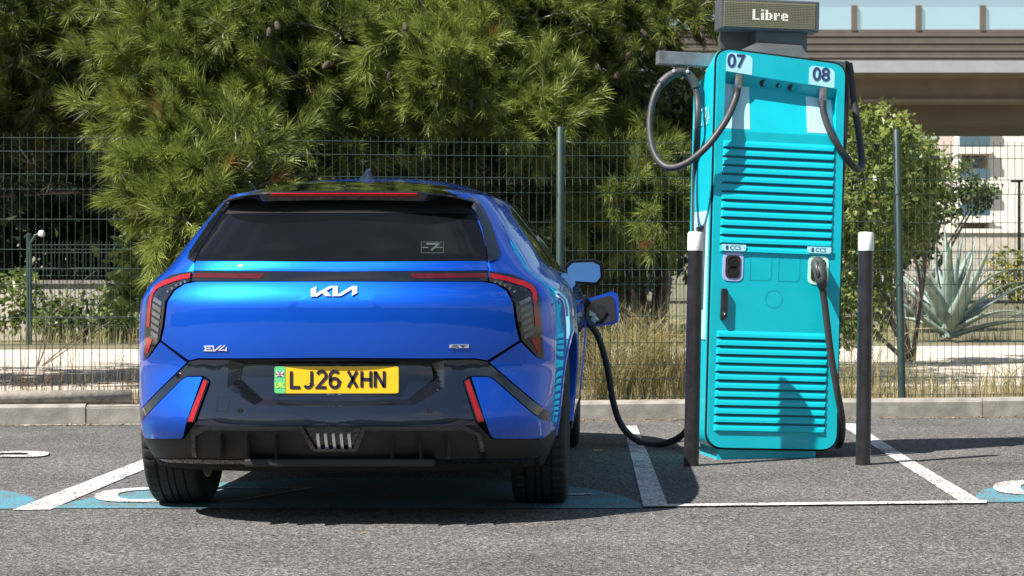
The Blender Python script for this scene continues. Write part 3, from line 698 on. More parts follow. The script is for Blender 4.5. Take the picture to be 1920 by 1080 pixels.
def rim_mesh(s):
    m = MB(); Mx = Matrix.Rotation(rad(90), 4, 'Y')
    m.lathe([(.24, -.10), (.222, -.095), (.215, 0), (.222, .095), (.24, .10)], 40, Mx)
    m.lathe([(.0, s * .075), (.055, s * .075), (.06, s * .05), (.06, -s * .02)], 20, Mx)
    for i in range(5):
        a = 2 * math.pi * i / 5
        for d in (-.13, .13):
            p0 = Vector((s * .068, .05 * math.cos(a), .05 * math.sin(a))); p1 = Vector((s * .085, .222 * math.cos(a + d), .222 * math.sin(a + d))); m.tube([p0, p1], [.02, .014], 6)
    me = m.mesh('rim'); me.materials.append(M_rim); return me
RM = {1: rim_mesh(1), -1: rim_mesh(-1)}
dk = MB().lathe([(.0, -.02), (.16, -.02), (.16, .0), (.0, .0)], 28, Matrix.Rotation(rad(90), 4, 'Y')).mesh('brake_disc'); dk.materials.append(M_rim)
for s in (1, -1):
    for a, b in WHL:
        wh = empty('wheel', (s * .757, a, .345)); wh.parent = car
        for nm, me in (('tyre', TY), ('rim', RM[s]), ('brake_disc', dk)):
            o = bpy.data.objects.new(nm, me); COL.objects.link(o); o.parent = wh
        MB().tube([(-s * .02, 0, 0), (-s * .22, 0, .0)], .05, 10).build('hub', M_core, wh)
# mirrors
for s in (1, -1):
    mr = empty('door_mirror', (s * .905, 3.06, .985)); mr.parent = car
    pm = roundpoly([(-.10, -.058), (.085, -.070), (.115, -.03), (.110, .05), (.06, .074), (-.07, .068), (-.108, .03)], .02)
    o = MB().prism([(s * x, z) for x, z in pm], .11).build('mirror_housing', M_gloss, mr, bevel=.004)
    MB().prism([(s * x * .80, z * .76 - .001) for x, z in pm], .010, Matrix.Translation((0, -.008, 0))).build('mirror_glass', M_mirror, mr).rotation_euler = (-rad(6), 0, 0)
    MB().tube([(-s * .17, .06, -.03), (-s * .11, .055, -.038), (-s * .06, .05, -.03)], [.03, .026, .024], 8).build('mirror_arm', M_gloss, mr)
# charge flap on the front wing
fl = empty('charge_flap', (0, 0, 0)); fl.parent = car
YF = 11.2
def fp(px, py, dy=0): p = P(px, py, YF + dy); return (p.x - CX, p.z)
outp = [fp(*p) for p in ((1083, 592), (1087, 573), (1100, 561), (1147, 546.5), (1155, 549), (1159.5, 556), (1161, 598), (1157, 605), (1148, 609), (1103, 613))]
MB().prism(roundpoly(outp, .012), .014, Matrix.Translation((0, YF - CY, 0))).build('flap_door', M_paint, fl)
inp = [fp(*p) for p in ((1085, 590), (1089, 576), (1100, 566), (1144, 554), (1150, 557), (1154, 598), (1148, 603), (1106, 610))]
MB().prism(roundpoly(inp, .01), .012, Matrix.Translation((0, YF - CY - .010, 0))).build('flap_inner', M_plastic, fl)
MB().prism([fp(*p) for p in ((1096, 584), (1108, 568), (1130, 571), (1139, 584), (1124, 603), (1108, 603))], .01, Matrix.Translation((0, YF - CY - .018, 0))).build('flap_seal', M_gloss, fl)
MB().prism([fp(*p) for p in ((1105, 592), (1106, 581), (1119, 590.5), (1112, 592.5))], .002, Matrix.Translation((0, YF - CY - .0205, 0))).build('flap_label', M_white, fl)
MB().box((.82, 3.53, .70), (.915, 3.67, .86)).build('charge_port', M_core, car, bevel=.01)

# ================================================================== CHARGER
B0 = G(1440, 861); CHM = Matrix.Translation(B0) @ Euler((0, rad(2.0), rad(11.5))).to_matrix().to_4x4()
chg = empty('charging_station', B0, (0, rad(2.0), rad(11.5))); tag(chg, 'turquoise charging station with louvred front, numbered 07 and 08', 'charger')
CHI = CHM.inverted()
def cl(px, py, yl=0.0):                       # pixel -> local (x, z) on the plane y = yl of the charger
    o = CHI @ Vector((0, 0, H)); d = (CHI.to_3x3() @ P(px, py, 1.0).__sub__(Vector((0, 0, H)))); t = (yl - o.y) / d.y; q = o + d * t; return (q.x, q.z)
OUT = [cl(1322, 842), cl(1572, 846), cl(1589, 118), cl(1342, 86)]
OUT[0] = (OUT[0][0], .045); OUT[1] = (OUT[1][0], .045)
RO = [.10, .10, .085, .085]
def scaled(poly, d):                          # inset a rounded outline
    c = Vector((sum(p[0] for p in poly) / 4, sum(p[1] for p in poly) / 4)); return [(p[0] + (d if p[0] < c.x else -d), p[1] + (d if p[1] < c.y else -d)) for p in poly]
ol = roundpoly(OUT, RO, 8); DEP = .46
back = [(x, z - (.16 * max((z - 1.7) / .45, 0) if z > 1.7 else 0)) for x, z in ol]
m = MB(); k = len(ol)
m.add([(x, .02, z) for x, z in ol] + [(x, .05, z) for x, z in ol] + [(x, DEP, z) for x, z in back], [tuple(range(2 * k, 3 * k))[::-1]] + [(r * k + i, r * k + (i + 1) % k, (r + 1) * k + (i + 1) % k, (r + 1) * k + i) for r in range(2) for i in range(k)])
shade_auto(m.build('cabinet', M_teald, chg), 30)
il = roundpoly(scaled(OUT, .007), [.095, .095, .08, .08], 8)
il2 = roundpoly(scaled(OUT, .045), [.07, .07, .05, .05], 8); k2 = len(il)
MB().add([(x, .0195, z) for x, z in ol] + [(x, .0195, z) for x, z in il2] + [(x, .12, z) for x, z in il2], [(i, (i + 1) % k2, k2 + (i + 1) % k2, k2 + i) for i in range(k2)] + [(k2 + i, k2 + (i + 1) % k2, 2 * k2 + (i + 1) % k2, 2 * k2 + i) for i in range(k2)] + [tuple(range(2 * k2, 3 * k2))]).build('door_gap', M_core, chg)
DO = scaled(OUT, .012); dl = roundpoly(DO, [.09, .09, .075, .075], 8)
# front door with wedge recess at the top
rt0, rt1 = cl(1361, 134), cl(1568, 167); rb0, rb1 = cl(1356, 247), cl(1568, 253)
bm = bmesh.new(); f = bm.faces.new([bm.verts.new((x, 0, z)) for x, z in dl])
rx0, rx1 = (rt0[0] + rb0[0]) / 2, (rt1[0] + rb1[0]) / 2; rz1 = lambda x: rt0[1] + (rt1[1] - rt0[1]) * (x - rt0[0]) / (rt1[0] - rt0[0]); rzb = (rb0[1] + rb1[1]) / 2
tn = Vector((-(rt1[1] - rt0[1]), 0, rt1[0] - rt0[0])).normalized()
for co, no in (((rx0, 0, 0), (1, 0, 0)), ((rx1, 0, 0), (1, 0, 0)), ((0, 0, rzb), (0, 0, 1)), ((rt0[0], 0, rt0[1]), tn)):
    bmesh.ops.bisect_plane(bm, geom=bm.verts[:] + bm.edges[:] + bm.faces[:], plane_co=co, plane_no=no, dist=1e-5)
kill = [f for f in bm.faces if rx0 < f.calc_center_median().x < rx1 and rzb < f.calc_center_median().z < rz1(f.calc_center_median().x)]
bmesh.ops.delete(bm, geom=kill, context='FACES')
for e in [e for e in bm.edges if e.is_boundary]:
    mid = (e.verts[0].co + e.verts[1].co) / 2
    inside = rx0 - .002 < mid.x < rx1 + .002 and rzb - .002 < mid.z < rz1(mid.x) + .002
    if inside: continue
    a, b = e.verts; q = [bm.verts.new(v.co + Vector((0, .02 * d, 0))) for v, d in ((a, 0), (b, 0), (b, 1), (a, 1))]; bm.faces.new(q)
bmesh.ops.recalc_face_normals(bm, faces=bm.faces)
me = bpy.data.meshes.new('front_door'); bm.to_mesh(me); bm.free(); door = link('front_door', me, M_teal, chg)
RD = .055; ch_ = .05
v = [(rx0, 0, rz1(rx0)), (rx1, 0, rz1(rx1)), (rx0, RD, rz1(rx0) - ch_), (rx1, RD, rz1(rx1) - ch_), (rx0, 0, rzb), (rx1, 0, rzb)]
mb = MB().add(v, [(0, 1, 3, 2), (0, 2, 4), (1, 3, 5)])
for i in range(24):
    xa_, xb_ = rx0 + (rx1 - rx0) * i / 24, rx0 + (rx1 - rx0) * (i + 1) / 24
    mb.add([(xa_, RD, rz1(xa_) - ch_), (xb_, RD, rz1(xb_) - ch_), (xb_, 0, rzb), (xa_, 0, rzb)], [(0, 1, 2, 3)])
mb.build('cable_recess', M_teal, chg)
def onback(x, z): return RD * (z - rzb) / (rz1(x) - ch_ - rzb)
# pale label stripes
for (a, b, t_, bt) in ((1362, 1411, 97, 134), (1518, 1566, 122, 165)):
    x0, x1 = cl(a, 115)[0], cl(b, 115)[0]; zt_ = cl(a, t_)[1]
    x0 = max(x0, rx0 + .002); x1 = min(x1, rx1 - .002)
    MB().prism(roundpoly([(x0, rz1(x0) + .003), (x1, rz1(x1) + .003), (x1, zt_ - .10 * (x1 - x0)), (x0, zt_)], [0, 0, .035, .03]), .002, Matrix.Translation((0, -.0015, 0))).build('label_stripe', M_pale, chg)
    za, zb_ = rz1(x0) - ch_ - .006, rz1(x1) - ch_ - .006
    MB().add([(x0, onback(x0, za) - .002, za), (x1, onback(x1, zb_) - .002, zb_), (x1, -.002 + onback(x1, rzb + .012), rzb + .012), (x0, -.002 + onback(x0, rzb + .012), rzb + .012)], [(0, 1, 2, 3)]).build('label_stripe', M_pale, chg)
for s_, px, py in (('07', 1380, 115.5), ('08', 1539.5, 140.5)):
    x, z = cl(px, py); text('bay_number', s_, .098, M_navy, chg, (x, -.0035, z), sx=1.0, bold=.0022)
# holes and outlets in the recess ceiling
def ceil_pt(x, t): return Vector((x, RD * t, rz1(x) - ch_ * t))
cn = Vector((0, ch_, RD)).normalized()
for px, r in ((1435, .024), (1463, .016), (1488, .024)):
    x = cl(px, 152)[0]; p = ceil_pt(x, .5); q = cn.to_track_quat('Z', 'Y').to_matrix().to_4x4()
    MB().lathe([(r, -.003), (r, .0), (0, .0)], 18, Matrix.Translation(p) @ q).build('ceiling_socket', M_hole, chg)
OUTL = []
for px, py in ((1382, 150), (1540, 173)):
    x = cl(px, py, .05)[0]; p = ceil_pt(x, .5) ; OUTL.append(p)
    MB().lathe([(.027, .03), (.027, -.012), (.024, -.02), (.024, -.038), (.021, -.042), (.018, -.05)], 18, Matrix.Translation(p)).build('cable_gland', mat('gland_metal', (.5, .48, .45), .3, .9, var=.2, vscale=30), chg, smooth=True)
# louvres
M_slatshade = mat('louvre_shade_teal', (.0, .085, .12), .6, var=.1)  # shadow below each slat, painted as a darker strip on the solid door
def slat_mesh(x0, x1):
    b = .012; h, d = .036, .009
    v = [(x0, -.0005, h), (x1, -.0005, h), (x0 + b, -d, .004), (x1 - b, -d, .004), (x0, -.0005, 0), (x1, -.0005, 0), (x0 + b * .5, -d * .75, h * .55), (x1 - b * .5, -d * .75, h * .55)]
    me = MB().add(v, [(0, 1, 7, 6), (6, 7, 3, 2), (2, 3, 5, 4), (0, 6, 2, 4), (1, 5, 3, 7)]).mesh('louvre_slat'); me.materials.append(M_teal)
    bm = bmesh.new(); bm.from_mesh(me); bmesh.ops.recalc_face_normals(bm, faces=bm.faces); bm.to_mesh(me); bm.free(); return me
for (xa, xb, ya, yb, nsl) in ((1356, 1566, 262, 472, 13), (1344, 1553, 619, 808, 12)):
    x0, zt_ = cl(xa, ya); x1 = cl(xb, ya + 5)[0]; zb_ = cl(xa, yb)[1]; sm = slat_mesh(x0, x1); gm = MB().box((x0, -.0006, -.012), (x1, .002, 0)).mesh('louvre_shade'); gm.materials.append(M_slatshade)
    for i in range(nsl):
        z = (zt_ - .036) + (zb_ - zt_ + .036) * i / (nsl - 1)
        o = bpy.data.objects.new('louvre_slat', sm); COL.objects.link(o); o.parent = chg; o.location = (0, 0, z)
        if i < nsl - 1:
            o = bpy.data.objects.new('louvre_shade', gm); COL.objects.link(o); o.parent = chg; o.location = (0, 0, z)
# sockets, labels, handle
def rrect(cx, cz, w, h, r): return roundpoly([(cx - w / 2, cz - h / 2), (cx + w / 2, cz - h / 2), (cx + w / 2, cz + h / 2), (cx - w / 2, cz + h / 2)], r)
def plate_at(name, px, py, w, h, r, y, d, m): x, z = cl(px, py); return MB().prism(rrect(x, z, w, h, r), d, Matrix.Translation((0, y, 0))).build(name, m, chg)
for i, (px, py) in enumerate(((1374, 500), (1534, 507))):
    plate_at('socket_ring', px, py, .112, .150, .035, -.003, .004, (M_lilac, M_ringgreen)[i]); plate_at('socket', px, py, .082, .120, .026, -.006, .008, M_hole)
    x, z = cl(px, py)
    for dz in (.024, -.026):
        MB().lathe([(.030, -.008), (.030, -.0062), (0, -.0062)], 20, Matrix.Translation((x, 0, z + dz)) @ Matrix.Rotation(rad(-90), 4, 'X')).build('socket_hole', M_core, chg)
for px, py in ((1375, 464.5), (1535, 469)):
    x, z = cl(px, py); MB().prism(roundpoly([(x - .066, z - .017), (x + .066, z - .017), (x + .066, z + .017), (x - .066, z + .017)], [.015, .015, 0, 0]), .002, Matrix.Translation((0, -.0112, 0))).build('socket_label', M_pale, chg)
    text('socket_label_print', 'CCS', .032, M_navy, chg, (x + .008, -.0125, z)); MB().prism(rrect(x - .037, z, .013, .022, .005), .001, Matrix.Translation((0, -.0122, 0))).build('socket_label_icon', M_navy, chg)
for px, py in ((1427, 500), (1480, 502)):
    x, z = cl(px, py); v_, f_ = ribbon(roundpoly([(x - .058, z - .073), (x + .058, z - .073), (x + .058, z + .073), (x - .058, z + .073), (x - .058, z - .072)], [.03, .03, .03, .03, 0]) , .0022)
    MB().add([(a, -.0008, b) for a, b in v_], f_).build('blank_socket_seam', mat('seam_teal', (.0, .26, .34), .5, var=.1), chg)
x, z = cl(1451, 561); v_, f_ = ribbon(arc(x, z, .046, .046, 0, 360, 24), .0022); MB().add([(a, -.0008, b) for a, b in v_], f_).build('lock_cover_seam', MATS['seam_teal'], chg)
x, z = cl(1356.5, 570); MB().prism(roundpoly([(x - .018, z - .08), (x + .006, z - .085), (x + .018, z - .06), (x + .018, z + .07), (x + .008, z + .083), (x - .018, z + .08)], .008), .022, Matrix.Translation((0, -.022, 0))).build('door_handle', M_bollard, chg, bevel=.003)
MB().lathe([(.008, -.026), (.008, -.02), (.0, -.026)], 12, Matrix.Translation((x, 0, z - .05)) @ Matrix.Rotation(rad(-90), 4, 'X')).build('handle_lock', M_silver, chg)
# pedestal
MB().box((-.27, .03, -.03), (.27, .40, .046)).build('pedestal', M_teald, chg)
# left cheek details
lx = OUT[0][0]; lxt = OUT[3][0]
lface = lambda z: lx + (lxt - lx) * (z - .045) / 2.1
t_ = text('side_lettering', 'ELECTRA', .14, mat('side_print', (.30, .68, .76), .5, var=.05), chg, (lface(1.84) - .004, .25, 1.80), rot=(rad(90), 0, rad(-90)), sx=.62)
MB().box((lface(1.1) - .008, .10, .78), (lface(1.1) + .02, .30, 1.22)).build('payment_terminal', M_gun, chg, bevel=.004)
MB().box((lface(1.0) - .003, .055, .62), (lface(1.0) + .02, .36, 1.30)).build('terminal_label', M_pale, chg)
# cable arm across the top, sign bracket
MB().box((-.62, .20, 2.075), (.42, .27, 2.145), None).build('cable_arm', M_steel, chg, bevel=.004)
MB().add([(-.26, .10, 2.13), (.22, .10, 2.08), (.22, .34, 2.0), (-.26, .34, 2.05), (-.10, .14, 2.21), (.15, .14, 2.21), (.15, .32, 2.21), (-.10, .32, 2.21)], [(3, 2, 1, 0), (4, 5, 6, 7), (0, 1, 5, 4), (1, 2, 6, 5), (2, 3, 7, 6), (3, 0, 4, 7)]).build('bracket_foot', M_gun, chg)

sgn = empty('display_sign', CHM @ Vector((.03, .22, 2.19)), (0, rad(1.2), rad(8))); tag(sgn, 'grey dot matrix display reading Libre above the charging station', 'sign')
SGM = Matrix.Translation(sgn.location) @ Euler((0, rad(1.2), rad(8))).to_matrix().to_4x4(); SGI = SGM.inverted()
def sl_(px, py, yl=0.):
    o = SGI @ Vector((0, 0, H)); d = SGI.to_3x3() @ (P(px, py, 1.) - Vector((0, 0, H))); t = (yl - o.y) / d.y; q = o + d * t; return (q.x, q.z)
a, b = sl_(1417, 85, -.06), sl_(1515, 54, -.06); sgn_b = MB().box((a[0], -.06, a[1] - .02), (b[0], .08, b[1] + .01)).build('sign_mount', M_gun, sgn, bevel=.012)
a, b = sl_(1350, 53, -.10), sl_(1537, 3, -.10); MB().box((a[0], -.10, a[1]), (b[0], .06, b[1])).build('sign_case', M_gun, sgn, bevel=.006)
c, d = sl_(1357, 48.5, -.103), sl_(1529, 8.5, -.103); MB().box((c[0], -.103, c[1]), (d[0], -.098, d[1])).build('sign_screen', M_led, sgn)
a2, b2 = sl_(1350, 92, .07), sl_(1408, 50, .07); MB().box((a2[0], .065, a2[1]), (b2[0], .10, b2[1] + .03)).build('sign_back_plate', M_gun, sgn)
GL = {'L': ['11000', '11000', '11000', '11000', '11000', '11000', '11111'], 'i': ['11', '00', '11', '11', '11', '11', '11'], 'b': ['11000', '11000', '11110', '11011', '11011', '11011', '11110'],
      'r': ['0000', '0000', '1101', '1111', '1100', '1100', '1100'], 'e': ['00000', '00000', '01110', '11011', '11111', '11000', '01111']}
lx0, lz0 = sl_(1411.5, 17.5, -.105); pxs = (sl_(1476, 17.5, -.105)[0] - lx0) / 24; pzs = (lz0 - sl_(1411, 37, -.105)[1]) / 7
cxp = 0
for ch in 'Libre':
    mb = MB()
    for r_, row in enumerate(GL[ch]):
        for q, bit in enumerate(row):
            if bit == '1': x = lx0 + (cxp + q) * pxs; z = lz0 - r_ * pzs; mb.add([(x, -.1045, z), (x + pxs * .74, -.1045, z), (x + pxs * .74, -.1045, z - pzs * .74), (x, -.1045, z - pzs * .74)], [(0, 1, 2, 3)])
    mb.build('display_letter', M_ledlit, sgn); cxp += len(GL[ch][0]) + 1
mb = MB()
for i in range(1, 60): x = c[0] + (d[0] - c[0]) * i / 60; mb.box((x - .0006, -.1042, c[1]), (x + .0006, -.103, d[1]))
for i in range(1, 15): z = c[1] + (d[1] - c[1]) * i / 15; mb.box((c[0], -.1043, z - .0006), (d[0], -.103, z + .0006))
tag(mb.build('screen_grid', M_gun, sgn), kind='stuff')

# cables
def chw(px, py, yl): x, z = cl(px, py, yl); return CHM @ Vector((x, yl, z))
cab = empty('charging_cable', chw(1283, 838, .1)); cab.location.z = 0
tag(cab, 'black charging cable looping from outlet 07 down to the car', 'cable')
inv = Matrix.Translation(-cab.location)
o7 = CHM @ (OUTL[0] + Vector((0, 0, -.03)))
path = [o7, chw(1379, 185, .02), chw(1360, 228, -.04), chw(1325, 275, -.06), chw(1285, 307, -.02), chw(1250, 313, .05), chw(1226, 285, .12), chw(1218, 232, .18), chw(1228, 178, .21), chw(1252, 146, .22), chw(1276, 137, .225), chw(1296, 148, .22), chw(1307, 180, .20), chw(1308, 240, .17), P(1304, 330, 10.72), P(1303, 470, 10.70), P(1303, 620, 10.72), P(1303, 730, 10.78), P(1299, 780, 10.88), P(1283, 812, 11.0), P(1255, 829, 11.1), P(1222, 834, 11.2), P(1190, 823, 11.25), P(1164, 795, 11.27), P(1149, 750, 11.25), P(1139, 690, 11.22), P(1123, 635, 11.15), P(1106, 606, 11.1)]
path = [inv @ p for p in path]
cb = MB().tube(spline(path, 8), .0185, 12).build('cable', M_cable, cab, smooth=True)
q = [inv @ P(*p) for p in ((1112, 612, 11.1), (1098, 601, 11.1), (1084, 588, 11.12), (1074, 578, 11.14))]
MB().tube(q, [.021, .030, .034, .036], 10).build('connector', M_plug, cab, smooth=True)
q = [inv @ P(*p) for p in ((1115, 606, 11.08), (1107, 598, 11.08))]; MB().tube(q, [.033, .033], 8).build('connector_collar', M_steel, cab)
q = [inv @ P(*p) for p in ((1070, 568, 11.14), (1072, 590, 11.14), (1071, 606, 11.14))]; MB().tube(q, [.045, .05, .04], 8).build('connector_head', M_plug, cab, smooth=True)
hg = [chw(1238, 158, .215), chw(1252, 145, .22), chw(1266, 137, .222), chw(1277, 134, .223), chw(1290, 140, .222), chw(1301, 153, .215), chw(1306, 166, .21)]
MB().tube(spline([inv @ p for p in hg], 4), .025, 10).build('cable_clamp', M_plug, cab, smooth=True)
mt = [inv @ chw(*p) for p in ((1260, 139, .205), (1293, 139, .205), (1281, 121, .205), (1271, 121, .205))]; mt2 = [p + Vector((0, .035, 0)) for p in mt]
MB().add(mt + mt2, [(0, 1, 2, 3), (7, 6, 5, 4), (0, 4, 5, 1), (1, 5, 6, 2), (2, 6, 7, 3), (3, 7, 4, 0)]).build('clamp_hanger', M_plug, cab)
for px, py in ((1263, 133), (1289, 134)):
    p = inv @ chw(px, py, .20); MB().lathe([(.009, 0), (.009, -.006), (0, -.008)], 10, Matrix.Translation(p) @ Matrix.Rotation(rad(-90), 4, 'X')).build('clamp_bolt', M_silver, cab)

ca2 = empty('charging_cable', chw(1575, 845, .1)); ca2.location.z = 0
tag(ca2, 'black charging cable from outlet 08 with its plug parked in the right socket', 'cable')
inv2 = Matrix.Translation(-ca2.location)
o8 = CHM @ (OUTL[1] + Vector((0, 0, -.03)))
p8 = [o8, chw(1545, 215, .01), chw(1562, 258, -.02), chw(1588, 296, -.01), chw(1606, 317, .05), chw(1616, 308, .12), chw(1611, 255, .20), chw(1602, 195, .24), chw(1597, 150, .25), chw(1592, 118, .25)]
MB().tube(spline([inv2 @ p for p in p8], 8), .0185, 12).build('cable', M_cable, ca2, smooth=True)
p9 = [chw(1592, 118, .25) + Vector((-.012, .02, 0)), chw(1586, 200, .50), chw(1575, 400, .50), chw(1566, 700, .45), chw(1568, 800, .36), chw(1570, 833, .25), chw(1577, 826, .10), chw(1579, 790, .02), chw(1570, 735, -.04), chw(1558, 665, -.06), chw(1550, 600, -.07), chw(1545, 560, -.075), chw(1540, 530, -.085)]
MB().tube(spline([inv2 @ p for p in p9], 8), .0185, 12).build('cable', M_cable, ca2, smooth=True)
MB().tube([inv2 @ p for p in (chw(1542, 540, -.085), chw(1540, 522, -.085), chw(1537, 507, -.07), chw(1533, 495, -.03), chw(1533, 493, 0))], [.024, .034, .036, .038, .036], 10).build('plug', M_plug, ca2, smooth=True)
MB().tube([inv2 @ p for p in (chw(1529, 490, -.07), chw(1536, 520, -.105))], [.014, .012], 8).build('plug_grip', M_plug, ca2, smooth=True)

# bollards
def bollard(px, py, lean, label):
    b = G(px, py); o = empty('bollard', b, (0, lean, random.uniform(0, 6))); tag(o, label, 'bollard', 'black bollards with white caps in front of the charging station')
    o.rotation_euler = (0, lean, 0)
    MB().lathe([(.0385, -.02), (.0385, 1.105)], 24).build('post', M_bollard, o, smooth=True)
    shade_auto(MB().lathe([(.0395, 1.095), (.0405, 1.10), (.0405, 1.180), (.036, 1.190), (.0, 1.192)], 24).build('cap', M_cap, o), 40)
bollard(1296, 873.5, .019, 'black bollard with white cap beside the louvred charger, on the car side')
bollard(1618, 871.5, .014, 'black bollard with white cap on the far side of the charger from the car')

# ================================================================== FENCE
FDIR = Vector((1, .1144, 0)).normalized()
def fence_pt(X): return Vector((X, KX(X) + .30, .09))
def panel_mesh(Wd, Ht, sp, wr, folds, rows, name):
    m = MB(); n = int(Wd / sp)
    prof = [(0, 0)]
    for z in folds: prof += [(0, z - .05), (-.028, z), (0, z + .05)]
    prof += [(0, Ht)]
    for i in range(n + 1):
        x = i * Wd / n; pts = [(x, y, z) for y, z in prof]; m.tube(pts, wr, 4)
    zz = list(rows)
    for z in folds: zz += [z - .05, z + .05]
    for z in zz: m.tube([(0, -.005, z), (Wd, -.005, z)], wr, 4)
    me = m.mesh(name); me.materials.append(M_fence); return me
FP = panel_mesh(2.30, 1.82, .05, .0023, (.22, .87, 1.50), (.05, .42, .60, 1.05, 1.25, 1.70, 1.79), 'mesh_panel')
fen = empty('mesh_fence', fence_pt(-.37)); tag(fen, 'green welded mesh fence behind the kerb', 'fence')
def fence_post(parent, base, h, r, lean=0):
    o = shade_auto(MB().lathe([(r, 0), (r, h - .01), (r * .7, h), (0, h)], 14).build('post', M_fence, parent), 40); o.location = base - parent.location; o.rotation_euler = (0, lean, 0)
for i in range(-3, 4):
    X = -.37 + 2.385 * i; b = fence_pt(X)
    fence_post(fen, b + Vector((0, .02, 0)), 1.90, .027, -.020 if i == 1 else (.004 if i == 0 else random.uniform(-.01, .01)))
    o = bpy.data.objects.new('mesh_panel', FP); COL.objects.link(o); o.parent = fen; o['kind'] = 'stuff'
    o.location = b - fen.location + FDIR * .045; o.rotation_euler = (0, random.uniform(-.004, .004), math.atan(.1144))
FP2 = panel_mesh(2.44, 1.35, .05, .004, (.3, .95), (.05, .6, 1.2, 1.3), 'mesh_panel')
def fence2(base, n, dx, label, h=1.4):
    f = empty('mesh_fence', base); tag(f, label, 'fence')
    for i in range(n):
        o = bpy.data.objects.new('mesh_panel', FP2); COL.objects.link(o); o.parent = f; o['kind'] = 'stuff'; o.location = (i * 2.5 + .03, 0, 0)
        fence_post(f, base + Vector((i * 2.5, 0, 0)), h, .035)
    fence_post(f, base + Vector((n * 2.5, 0, 0)), h, .035)
fence2(Vector((-7.58, 25.6, .08)), 4, 2.5, 'far green mesh fence before the low pale garden wall', 1.45)
fence2(Vector((2.85, 34.0, .08)), 5, 2.5, 'far green mesh fence behind the big agave', 1.45)
o = empty('bent_wire_post', (-7.50, 25.4, .08)); tag(o, 'thin bent post with a white tip on the far fence', 'post')
MB().tube([(0, 0, 0), (0, 0, 1.32), (.06, 0, 1.42), (.12, 0, 1.44)], .02, 8).build('stem', M_fence, o); MB().lathe([(0, -.04), (.04, -.03), (.045, .01), (.03, .04), (0, .045)], 10, Matrix.Translation((.14, 0, 1.44))).build('tip', M_white, o, smooth=True)
# fallen round rail on the kerb
lg = empty('timber_rail', (-4.6, KX(-4.6) + .11, .13 + .045), (0, 0, math.atan(.1144))); tag(lg, 'weathered round timber rail lying along the kerb top', 'rail')
MB().tube([(-1.6, 0, 0), (-.5, .004, .002), (.5, -.003, 0), (1.44, .0, .002)], [.045, .047, .046, .044], 12).build('rail', M_log, lg, smooth=True)

# ================================================================== VEGETATION
def leaf_cloud(name, centers, radii, count, size, m, parent, rs, flat=.55, tintbase=.4, clump=.5):
    """leaf blades spread through several blobs, clustered on short shoots"""
    C = np.array(centers, float); Rr = np.array(radii, float); w = np.prod(Rr, axis=1) ** (2 / 3); w /= w.sum()
    nsh = max(count // 9, 1); ci = rs.choice(len(C), nsh, p=w)
    d = unit(rs.normal(size=(nsh, 3))); rr = rs.uniform(.35, 1.0, (nsh, 1)) ** .5
    pos = C[ci] + d * rr * Rr[ci]; axis = unit(d + rs.normal(size=(nsh, 3)) * .7 + np.array([0, -.15, .1]))
    tsh = np.clip(rs.normal(tintbase, .2, nsh), 0, 1)
    p = np.repeat(pos, 9, 0); a = np.repeat(axis, 9, 0); N = len(p)
    p = p + a * rs.uniform(-.5, .5, (N, 1)) * size * 3
    dirn = unit(a * .5 + rs.normal(size=(N, 3)) + np.array([0, 0, -.35])); side = unit(np.cross(dirn, unit(rs.normal(size=(N, 3)) * .6 + np.array([0, -.3, 1.0]))))
    L = size * rs.uniform(.6, 1.3, (N, 1)); wd = L * flat * .5; nrm = np.cross(dirn, side)
    v = np.stack([p, p + dirn * L * .5 + side * wd + nrm * L * .06, p + dirn * L - nrm * L * .08, p + dirn * L * .5 - side * wd + nrm * L * .06], 1).reshape(-1, 3)
    tint = np.repeat(np.clip(np.repeat(tsh, 9) + rs.normal(0, .12, N), 0, 1), 4)
    return cloud_mesh(name, v, 4, tint, m, parent)
def needles(name, pos, axis, tint, m, parent, rs, per=58, L=.125, wd=.0032):
    N = len(pos); p = np.repeat(pos, per, 0); a = np.repeat(axis, per, 0); t = np.repeat(tint, per); n = len(p)
    p = p + a * rs.uniform(-.07, .05, (n, 1))
    sz = np.repeat(rs.uniform(.65, 1.3, (N, 1)), per, 0); d = unit(a * rs.uniform(.75, 1.7, (n, 1)) + unit(rs.normal(size=(n, 3))) * .72); ln = L * sz * rs.uniform(.6, 1.25, (n, 1))
    s = unit(np.cross(d, unit(rs.normal(size=(n, 3))))) * wd * .5
    mid = p + d * ln * .55; tip = p + d * ln + np.array([0, 0, -.012])
    v = np.stack([p - s, p + s, mid + s, tip, mid - s], 1).reshape(-1, 3)
    return cloud_mesh(name, v, 5, np.repeat(np.where(t > .95, t, np.clip(t + rs.normal(0, .1, n), 0, .92)), 5) if True else None, m, parent)
